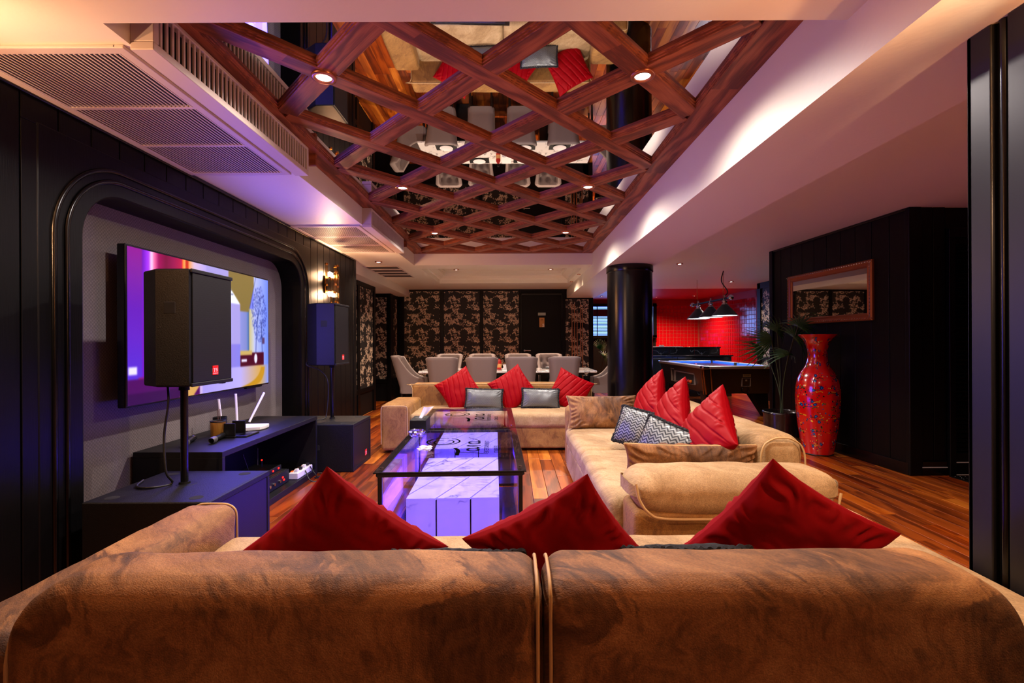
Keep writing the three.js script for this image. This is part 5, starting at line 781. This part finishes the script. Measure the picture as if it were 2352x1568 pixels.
// ================================================================ POOL ROOM
{
  const x0 = 2.97, x1 = 4.16, d0 = 7.55, d1 = 9.85, t = thing('pool_table', 'black pool table with metal rails and bright blue cloth', 'pool table', [(x0 + x1) / 2, 0, (d0 + d1) / 2]);
  M.cloth = std({ color: 0x1458e0, roughness: 0.85 }); M.poolBlack = phy({ color: 0x0b0a0b, roughness: 0.3, clearcoat: 0.4, clearcoatRoughness: 0.2 }); M.rail = std({ color: 0xb4aa9a, roughness: 0.32, metalness: 0.5 });
  const body = new THREE.BoxGeometry(x1 - x0 - 0.06, 0.4, d1 - d0 - 0.06), p = body.attributes.position; for (let i = 0; i < p.count; i++) if (p.getY(i) < 0) { p.setX(i, p.getX(i) * 0.86); p.setZ(i, p.getZ(i) * 0.93); } body.computeVertexNormals(); body.translate((x0 + x1) / 2, 0.56, -(d0 + d1) / 2); part(t, 'body', uvm(body), M.poolBlack);
  const R = 0.11; part(t, 'rail', rbx(x0, x0 + R, 0.755, 0.8, d0 + R, d1 - R, 0.012, 2), M.rail); part(t, 'rail', rbx(x1 - R, x1, 0.755, 0.8, d0 + R, d1 - R, 0.012, 2), M.rail); part(t, 'rail', rbx(x0 + R, x1 - R, 0.755, 0.8, d0, d0 + R, 0.012, 2), M.rail); part(t, 'rail', rbx(x0 + R, x1 - R, 0.755, 0.8, d1 - R, d1, 0.012, 2), M.rail);
  for (const x of [x0 + R / 2, x1 - R / 2]) for (const d of [d0 + R / 2, d1 - R / 2]) part(t, 'corner_cap', soft(x - R / 2 - 0.006, x + R / 2 + 0.006, 0.75, 0.804, d - R / 2 - 0.006, d + R / 2 + 0.006, 0.02, [0, 0, 0], 0, 3, 3), M.chrome);
  part(t, 'bed', bx(x0 + R, x1 - R, 0.74, 0.755, d0 + R, d1 - R), M.cloth, 'bright blue cloth bed');
  const dm = (d0 + d1) / 2, cz = (a, b, c, d) => part(t, 'cushion_rubber', rbx(a, b, 0.752, 0.796, c, d, 0.01, 2), M.cloth, 'blue cloth cushion');
  cz(x0 + R - 0.005, x0 + R + 0.045, d0 + R + 0.06, dm - 0.06); cz(x0 + R - 0.005, x0 + R + 0.045, dm + 0.06, d1 - R - 0.06); cz(x1 - R - 0.045, x1 - R + 0.005, d0 + R + 0.06, dm - 0.06); cz(x1 - R - 0.045, x1 - R + 0.005, dm + 0.06, d1 - R - 0.06); cz(x0 + R + 0.06, x1 - R - 0.06, d0 + R - 0.005, d0 + R + 0.045); cz(x0 + R + 0.06, x1 - R - 0.06, d1 - R - 0.045, d1 - R + 0.005);
  for (const x of [x0 + R + 0.015, x1 - R - 0.015]) for (const d of [d0 + R + 0.015, dm, d1 - R - 0.015]) part(t, 'pocket', cyl(x, 0.745, 0.803, d, 0.045, 0.048, 20), M.darkVoid, 'black pocket');
  for (const x of [x0 + 0.055, x0 + 0.16]) part(t, 'corner_trim', moved(new RoundedBoxGeometry(0.022, 0.42, 0.012, 1, 0.004), x, 0.555, d0 + 0.045, 0, 0.14, x < x0 + 0.1 ? 0.16 : 0.12), M.gold);
  part(t, 'corner_trim', moved(new RoundedBoxGeometry(0.022, 0.42, 0.012, 1, 0.004), x0 + 0.05, 0.555, d0 + 0.13, Math.PI / 2, -0.1, 0), M.gold);
  for (const sx of [-1, 1]) for (const sd of [-1, 1]) { const g = new THREE.BoxGeometry(0.26, 0.4, 0.26), q = g.attributes.position; for (let i = 0; i < q.count; i++) if (q.getY(i) < 0) { q.setX(i, q.getX(i) * 0.36 + sx * 0.1); q.setZ(i, q.getZ(i) * 0.36 - sd * 0.1); } g.computeVertexNormals(); g.translate((x0 + x1) / 2 + sx * 0.36, 0.2, -(dm + sd * 0.88)); part(t, 'leg', uvm(g), M.poolBlack); }
  // coin plate on the near end, ball window on the long side
  const fx = 3.68, fy = (y) => d0 + 0.034 + (0.76 - y) * 0.16; part(t, 'coin_frame', [[fx - 0.07, fx + 0.07, 0.605, 0.613], [fx - 0.07, fx + 0.07, 0.475, 0.483]].map(([a, b, c, d]) => bx(a, b, c, d, fy(c) - 0.014, fy(c) + 0.03)).concat([[fx - 0.07, fx - 0.062], [fx + 0.062, fx + 0.07]].map(([a, b]) => bx(a, b, 0.48, 0.61, fy(0.6) - 0.006, fy(0.48) + 0.01))), M.rail); part(t, 'coin_lock', bx(fx - 0.012, fx + 0.012, 0.56, 0.585, fy(0.57) - 0.01, fy(0.57) + 0.02), M.rail);
  const plate = canvasTex(256, 96, (c) => { c.fillStyle = '#8a7a50'; c.fillRect(0, 0, 256, 96); c.fillStyle = '#1c1608'; c.font = 'italic bold 54px serif'; c.textAlign = 'center'; c.fillText('PYRAMID', 128, 64, 220); }); const pg = new THREE.BoxGeometry(0.125, 0.045, 0.004); pg.translate(fx, 0.648, -(fy(0.65) - 0.012)); part(t, 'name_plate', pg, std({ map: plate, roughness: 0.5 }), 'brass name plate');
  part(t, 'speaker_hole', moved(new THREE.TorusGeometry(0.055, 0.006, 8, 28), fx, 0.42, fy(0.42) - 0.006), M.blackGloss);
  const fxl = (y) => x0 + 0.034 + (0.76 - y) * 0.19, w0 = 8.05, w1 = 8.95; part(t, 'ball_window', bx(fxl(0.62) - 0.004, fxl(0.45), 0.47, 0.64, w0, w1), M.darkVoid); part(t, 'window_frame', [bx(fxl(0.65) - 0.012, fxl(0.65) + 0.02, 0.64, 0.652, w0, w1), bx(fxl(0.47) - 0.03, fxl(0.47), 0.462, 0.474, w0, w1), bx(fxl(0.6) - 0.012, fxl(0.5), 0.47, 0.645, w0 - 0.01, w0 + 0.002), bx(fxl(0.6) - 0.012, fxl(0.5), 0.47, 0.645, w1, w1 + 0.012)], M.rail); part(t, 'chute_frame', [bx(fxl(0.68) - 0.01, fxl(0.68) + 0.02, 0.675, 0.685, 9.02, 9.2), bx(fxl(0.43) - 0.02, fxl(0.43) + 0.01, 0.44, 0.45, 9.02, 9.2), bx(fxl(0.6) - 0.014, fxl(0.5), 0.445, 0.68, 9.02, 9.035), bx(fxl(0.6) - 0.014, fxl(0.5), 0.445, 0.68, 9.185, 9.2)], M.rail);
  [[0x9a1410, 8.45], [0xc8b090, 8.39], [0x3a1848, 8.33], [0xb01c14, 8.27], [0xc8641c, 8.17]].forEach(([col, d], i) => single('pool_ball', `${['dark red', 'cream', 'purple', 'bright red', 'orange'][i]} ball behind the window of the pool table`, 'ball', new THREE.SphereGeometry(0.027, 18, 12).translate(fxl(0.55) - 0.032, 0.512, -d), std({ color: col, roughness: 0.15 }), 'balls in the pool table window'));
  single('pool_ball', 'dark red ball lying on the blue cloth', 'ball', new THREE.SphereGeometry(0.027, 18, 12).translate(3.17, 0.782, -8.35), std({ color: 0x7a1410, roughness: 0.15 }));
}
{ // three-shade pool lamp
  const X = 3.56, t = thing('pool_lamp', 'hanging lamp with three dark conical shades over the pool table', 'lamp', [X, 1.615, 8.67]);
  M.shade = std({ color: 0x1c2c34, roughness: 0.35, side: THREE.DoubleSide }); M.shadeIn = std({ color: 0xf0f0f0, roughness: 0.6, side: THREE.DoubleSide }); M.lampTube = std({ color: 0xffffff, emissive: 0xe8f0ff, emissiveIntensity: 9 });
  part(t, 'bar', rod([X, 1.9, 7.9], [X, 1.9, 9.5], 0.019, 16), M.cable); for (const d of [7.87, 9.53]) part(t, 'finial', new THREE.SphereGeometry(0.045, 18, 12).translate(X, 1.9, -d), M.chrome);
  for (const d of [8.1, 8.67, 9.24]) {
    const s = part(t, 'shade', lathe([[0.205, 0], [0.207, 0.004], [0.045, 0.19], [0.04, 0.19]], X, 1.615, d, 40), M.shade, 'dark green conical shade'); part(s, 'lining', lathe([[0.202, 0.002], [0.042, 0.184]], X, 1.615, d, 40), M.shadeIn);
    part(s, 'collar', lathe([[0.046, 0.185], [0.048, 0.2], [0.03, 0.21], [0.03, 0.225], [0.042, 0.235], [0.042, 0.25], [0.024, 0.26], [0.024, 0.29], [0.014, 0.3], [0.012, 0.34], [0, 0.345]], X, 1.615, d, 20), M.chrome); part(s, 'lamp_disc', lathe([[0, 0.006], [0.19, 0.006], [0.19, 0.012], [0, 0.012]], X, 1.615, d, 32), M.lampTube, 'glowing white diffuser');
    spot(X, 1.61, d, L.pool, L.pool_color, 1.35, 0.5, 4);
  }
  for (const d of [8.15, 9.3]) part(t, 'chain', rod([X, 1.93, d], [X, 2.368, d], 0.004, 6), M.gold); part(t, 'flex', tube([[X, 1.93, 8.13], [X + 0.05, 2.02, 8.1], [X - 0.03, 2.2, 8.15], [X, 2.37, 8.14]], 0.009, 40, 8), M.cable);
}
{ // bar
  const t = thing('bar_counter', 'two-tier black marble bar counter in front of the red tiles', 'bar', [3.6, 0, 11.0]), bm = marbleMap([22, 23, 27], [110, 116, 128], 307); M.blackMarble = phy({ map: bm, roughness: 0.16, clearcoat: 0.4 });
  for (let i = 0; i < 4; i++) part(t, 'front_slab', rbx(2.4 + i * 0.58, 2.976 + i * 0.58, 0, 0.86, 10.4, 10.43, 0.004, 1), M.blackMarble); part(t, 'lower_top', rbx(2.38, 4.74, 0.86, 0.89, 10.36, 10.85, 0.005, 1), M.blackMarble); for (let i = 0; i < 4; i++) part(t, 'upper_slab', rbx(2.4 + i * 0.56, 2.955 + i * 0.56, 0.89, 1.035, 10.82, 10.85, 0.004, 1), M.blackMarble); part(t, 'upper_top', rbx(2.38, 4.66, 1.035, 1.06, 10.8, 11.35, 0.005, 1), M.blackMarble); part(t, 'end_panel', rbx(4.62, 4.66, 0, 1.035, 10.86, 11.3, 0.004, 1), M.blackMarble); part(t, 'body', bx(2.42, 4.7, 0, 0.86, 10.43, 10.85), M.blackSoft);
  single('bar_tray', 'flat white tray on the bar counter', 'tray', rbx(2.75, 3.85, 1.06, 1.07, 10.9, 11.2, 0.004, 1), M.white); single('folded_napkin', 'small folded white napkin on the bar tray', 'napkin', rbx(3.36, 3.46, 1.07, 1.1, 11.0, 11.08, 0.012, 2), M.white);
}
function fanLeaf(n, len, spread, droop, wid) { // a fan of narrow folded blades, centred on its stalk end, opening along +y
  const pos = [], tri = (a, b, c) => pos.push(...a, ...b, ...c);
  for (let i = 0; i < n; i++) {
    const a = (i / (n - 1) - 0.5) * spread, l = len * (1 - 0.28 * Math.abs(i / (n - 1) - 0.5) * 2) * rr(0.92, 1.05), pts = [];
    for (let k = 0; k <= 5; k++) { const s = k / 5, w = wid * Math.sin(Math.min(1, s * 1.25 + 0.18) * Math.PI * 0.86) * (1 - s * 0.55), r = l * s, y = r * Math.cos(a), x = r * Math.sin(a), z = -droop * s * s * l * (0.6 + Math.abs(a) * 0.4), px = Math.cos(a) * w, py = -Math.sin(a) * w; pts.push([[x - px, y - py, z - w * 0.35], [x, y, z + w * 0.35], [x + px, y + py, z - w * 0.35]]); }
    for (let k = 0; k < 5; k++) for (const j of [0, 1]) { const A = pts[k][j], B = pts[k][j + 1], C = pts[k + 1][j + 1], D = pts[k + 1][j]; tri(A, B, C); tri(A, C, D); }
  }
  const g = new THREE.BufferGeometry(); g.setAttribute('position', new THREE.BufferAttribute(new Float32Array(pos), 3)); g.setAttribute('uv', new THREE.BufferAttribute(new Float32Array(pos.length / 3 * 2), 2)); g.computeVertexNormals(); return g;
}
M.leaf = phy({ color: 0x24561e, roughness: 0.45, side: THREE.DoubleSide, transmission: 0.15, thickness: 0 }); M.leafBright = phy({ color: 0x1f7a3c, roughness: 0.5, side: THREE.DoubleSide, transmission: 0.25, thickness: 0 }); M.stalk = std({ color: 0x33401e, roughness: 0.6 });
function palm(name, label, base, pot, fronds, leafMat, len) {
  const t = thing(name, label, 'plant', base); const [x, y, d] = base;
  const p = part(t, 'pot', lathe([[0, 0], [pot * 0.78, 0], [pot * 0.9, 0.1], [pot * 0.96, 0.33], [pot, 0.335], [pot, 0.364], [pot * 0.9, 0.364], [pot * 0.88, 0.31], [0, 0.31]], x, y, d, 40), M.potGlaze); part(p, 'soil', lathe([[0, 0.315], [pot * 0.88, 0.312]], x, y, d, 30), std({ color: 0x1a120c, roughness: 1 }));
  for (const [tx, ty, td, yaw, pitch, roll, n] of fronds) { part(t, 'stalk', tube([[x + rr(-0.03, 0.03), y + 0.3, d + rr(-0.03, 0.03)], [lerp(x, tx, 0.25), lerp(y + 0.3, ty, 0.5), lerp(d, td, 0.25)], [tx, ty, td]], 0.0055, 20, 6), M.stalk); part(t, 'frond', moved(fanLeaf(n, len, 2.9, 0.75, len * 0.062), tx, ty, td, yaw, pitch, roll), leafMat, 'fan of narrow green blades'); }
  return t;
}
M.potGlaze = phy({ color: 0x17100e, roughness: 0.22, clearcoat: 0.6, clearcoatRoughness: 0.1 });
palm('potted_palm', 'potted fan palm in a dark glazed pot beside the red vase', [3.18, 0, 5.72], 0.205, [[3.0, 1.2, 5.6, 0.2, -0.35, 1.25, 13], [3.12, 1.3, 5.7, 0.2, -0.3, -0.7, 13], [3.2, 1.24, 5.5, -0.2, -0.4, -0.9, 14], [3.22, 1.36, 5.45, -0.4, -0.5, -0.6, 12], [3.14, 1.04, 5.5, 0.1, -0.9, 0.2, 12], [3.05, 1.08, 5.85, 0.6, -0.6, 0.8, 12]], M.leaf, 0.31);
palm('bar_palm', 'small bright green fan palm standing in the dark beside the bar', [2.2, 0, 11.9], 0.16, [[2.14, 1.0, 11.8, 0.1, 0.1, -0.6, 17], [2.24, 0.82, 11.85, 0.2, -0.3, -1.2, 11]], M.leafBright, 0.26);

// ================================================================ RED VASE, FRAMED MIRROR, DOOR MAT
{
  const vaseTex = canvasTex(1024, 1024, (c, w, h) => {
    c.fillStyle = '#c20a0c'; c.fillRect(0, 0, w, h);
    const cols = ['#16245c', '#0c1408', '#c8901c', '#2c5424', '#7c1028', '#1c4480', '#d8d0b0', '#101014', '#e0b428'];
    const blob = (x, y, r, col) => { c.fillStyle = col; c.beginPath(); for (let k = 0; k <= 8; k++) { const a = k / 8 * 6.283, q = r * rr(0.6, 1.2); k ? c.lineTo(x + Math.cos(a) * q, y + Math.sin(a) * q) : c.moveTo(x + q, y); } c.fill(); };
    for (let s = 0; s < 6; s++) for (const [cy, n, sp] of [[0.06, 6, 40], [0.16, 12, 56], [0.26, 12, 46], [0.36, 16, 62], [0.47, 26, 78], [0.58, 22, 72], [0.69, 26, 76], [0.8, 22, 70], [0.91, 20, 66]]) {
      const cx = (s + 0.5) * w / 6 + rr(-22, 22), y = cy * h; for (let k = 0; k < n; k++) { const a = rr(0, 6.283), q = sp * Math.sqrt(rnd()); blob(cx + Math.cos(a) * q * 1.15, y + Math.sin(a) * q * 0.72, rr(3, 8), cols[Math.floor(rnd() * cols.length)]); }
      for (let k = 0; k < 3; k++) { c.strokeStyle = cols[[2, 3, 1][k]]; c.lineWidth = rr(3, 7); c.beginPath(); const x = cx + rr(-60, 40), yy = y + rr(-26, 26); c.moveTo(x, yy); c.quadraticCurveTo(x + 22, yy + rr(-20, 20), x + rr(30, 60), yy + rr(-12, 12)); c.stroke(); }
      for (let k = 0; k < 2; k++) { const x = cx + rr(-50, 50), yy = y + rr(-30, 30); blob(x, yy, 15, '#16245c'); blob(x, yy, 7, '#2c6ca8'); }
    }
  });
  const prof = [[0.001, 0], [0.142, 0.0], [0.146, 0.02], [0.187, 0.28], [0.205, 0.46], [0.212, 0.6], [0.207, 0.7], [0.19, 0.79], [0.155, 0.865], [0.118, 0.92], [0.098, 0.98], [0.092, 1.04], [0.095, 1.1], [0.11, 1.16], [0.14, 1.21], [0.182, 1.255], [0.184, 1.262], [0.172, 1.26], [0.12, 1.19], [0.08, 1.08], [0.08, 0.95]];
  const N = 72, pos = [], uv = [], idx = []; prof.forEach(([r, y], j) => { for (let i = 0; i <= N; i++) { const a = i / N * Math.PI * 2, seg = Math.PI / 4, m = ((a + seg / 2) % seg) - seg / 2, k = 1 - 0.55 * (1 - Math.cos(seg / 2) / Math.cos(m)); pos.push(Math.cos(a) * r * k, y, Math.sin(a) * r * k); uv.push(i / N, y / 1.27); } });
  for (let j = 0; j + 1 < prof.length; j++) for (let i = 0; i < N; i++) { const a = j * (N + 1) + i, b = a + 1, c = a + N + 2, d = a + N + 1; idx.push(a, c, b, a, d, c); }
  const g = new THREE.BufferGeometry(); g.setAttribute('position', new THREE.BufferAttribute(new Float32Array(pos), 3)); g.setAttribute('uv', new THREE.BufferAttribute(new Float32Array(uv), 2)); g.setIndex(idx); g.computeVertexNormals(); g.rotateY(0.5);
  const t = thing('floor_vase', 'tall glossy red floor vase painted with coloured blossoms', 'vase', [3.235, 0, 5.13], 0, undefined, false); part(t, 'body', g, phy({ map: vaseTex, roughness: 0.14, clearcoat: 0.8, clearcoatRoughness: 0.05 })); part(t, 'foot_ring', lathe([[0.138, 0.001], [0.144, 0.004], [0.144, 0.012], [0.138, 0.014]], 0, 0, 0, 40), M.legBlack);
}
{
  const th = Math.asin(0.09 / 2.1), t = thing('wall_mirror', 'wide mirror in a carved copper-gold frame on the black board wall', 'mirror', [3.466, 1.39, 5.33], th, undefined, false), l = 0.665, H = 0.59;
  const prof = [[0, 0], [0, -0.022], [0.012, -0.034], [0.03, -0.03], [0.045, -0.02], [0.062, -0.024], [0.07, -0.014], [0.075, -0.006]];
  const rect = [[-l, 0], [l, 0], [l, H], [-l, H]], rings = prof.map(([o, x]) => insetPoly(rect, [o, o, o, o]).map((q) => new THREE.Vector3(x, q[1], -q[0]))), quads = []; for (let k = 0; k + 1 < rings.length; k++) for (let i = 0; i < 4; i++) { const j = (i + 1) % 4; quads.push([rings[k][j], rings[k][i], rings[k + 1][i], rings[k + 1][j]]); }
  part(t, 'frame', quadMesh(quads), M.frameGold, 'copper-gold stepped frame'); part(t, 'mirror_pane', bx(-0.008, -0.004, 0.07, H - 0.07, -l + 0.07, l - 0.07), M.mirror);
  const beads = []; for (let i = 0; i < 110; i++) { const s = i / 110 * (4 * l + 2 * H), o = 0.02; let z, y; if (s < 2 * l) [z, y] = [-l + s, o]; else if (s < 2 * l + H) [z, y] = [l - o, s - 2 * l]; else if (s < 4 * l + H) [z, y] = [l - (s - 2 * l - H), H - o]; else [z, y] = [-l + o, H - (s - 4 * l - H)]; beads.push(new THREE.IcosahedronGeometry(0.007, 0).translate(-0.034, y, -z)); } part(t, 'beading', beads, M.chrome, 'row of tiny pale beads');
}
{
  const t = thing('door_mat', 'small black rubber mat with studs at the louvred door', 'mat', [4.0, 0, 4.16]); part(t, 'sheet', rbx(3.82, 4.5, 0, 0.008, 4.02, 4.24, 0.004, 1), M.blackSoft); const st = []; for (let i = 0; i < 14; i++) for (let j = 0; j < 5; j++) st.push(cyl(3.85 + i * 0.045 + (j % 2) * 0.02, 0.008, 0.012, 4.05 + j * 0.04, 0.008, 0.006, 8)); part(t, 'studs', st, M.blackGloss);
}
renderer.render(scene, camera);
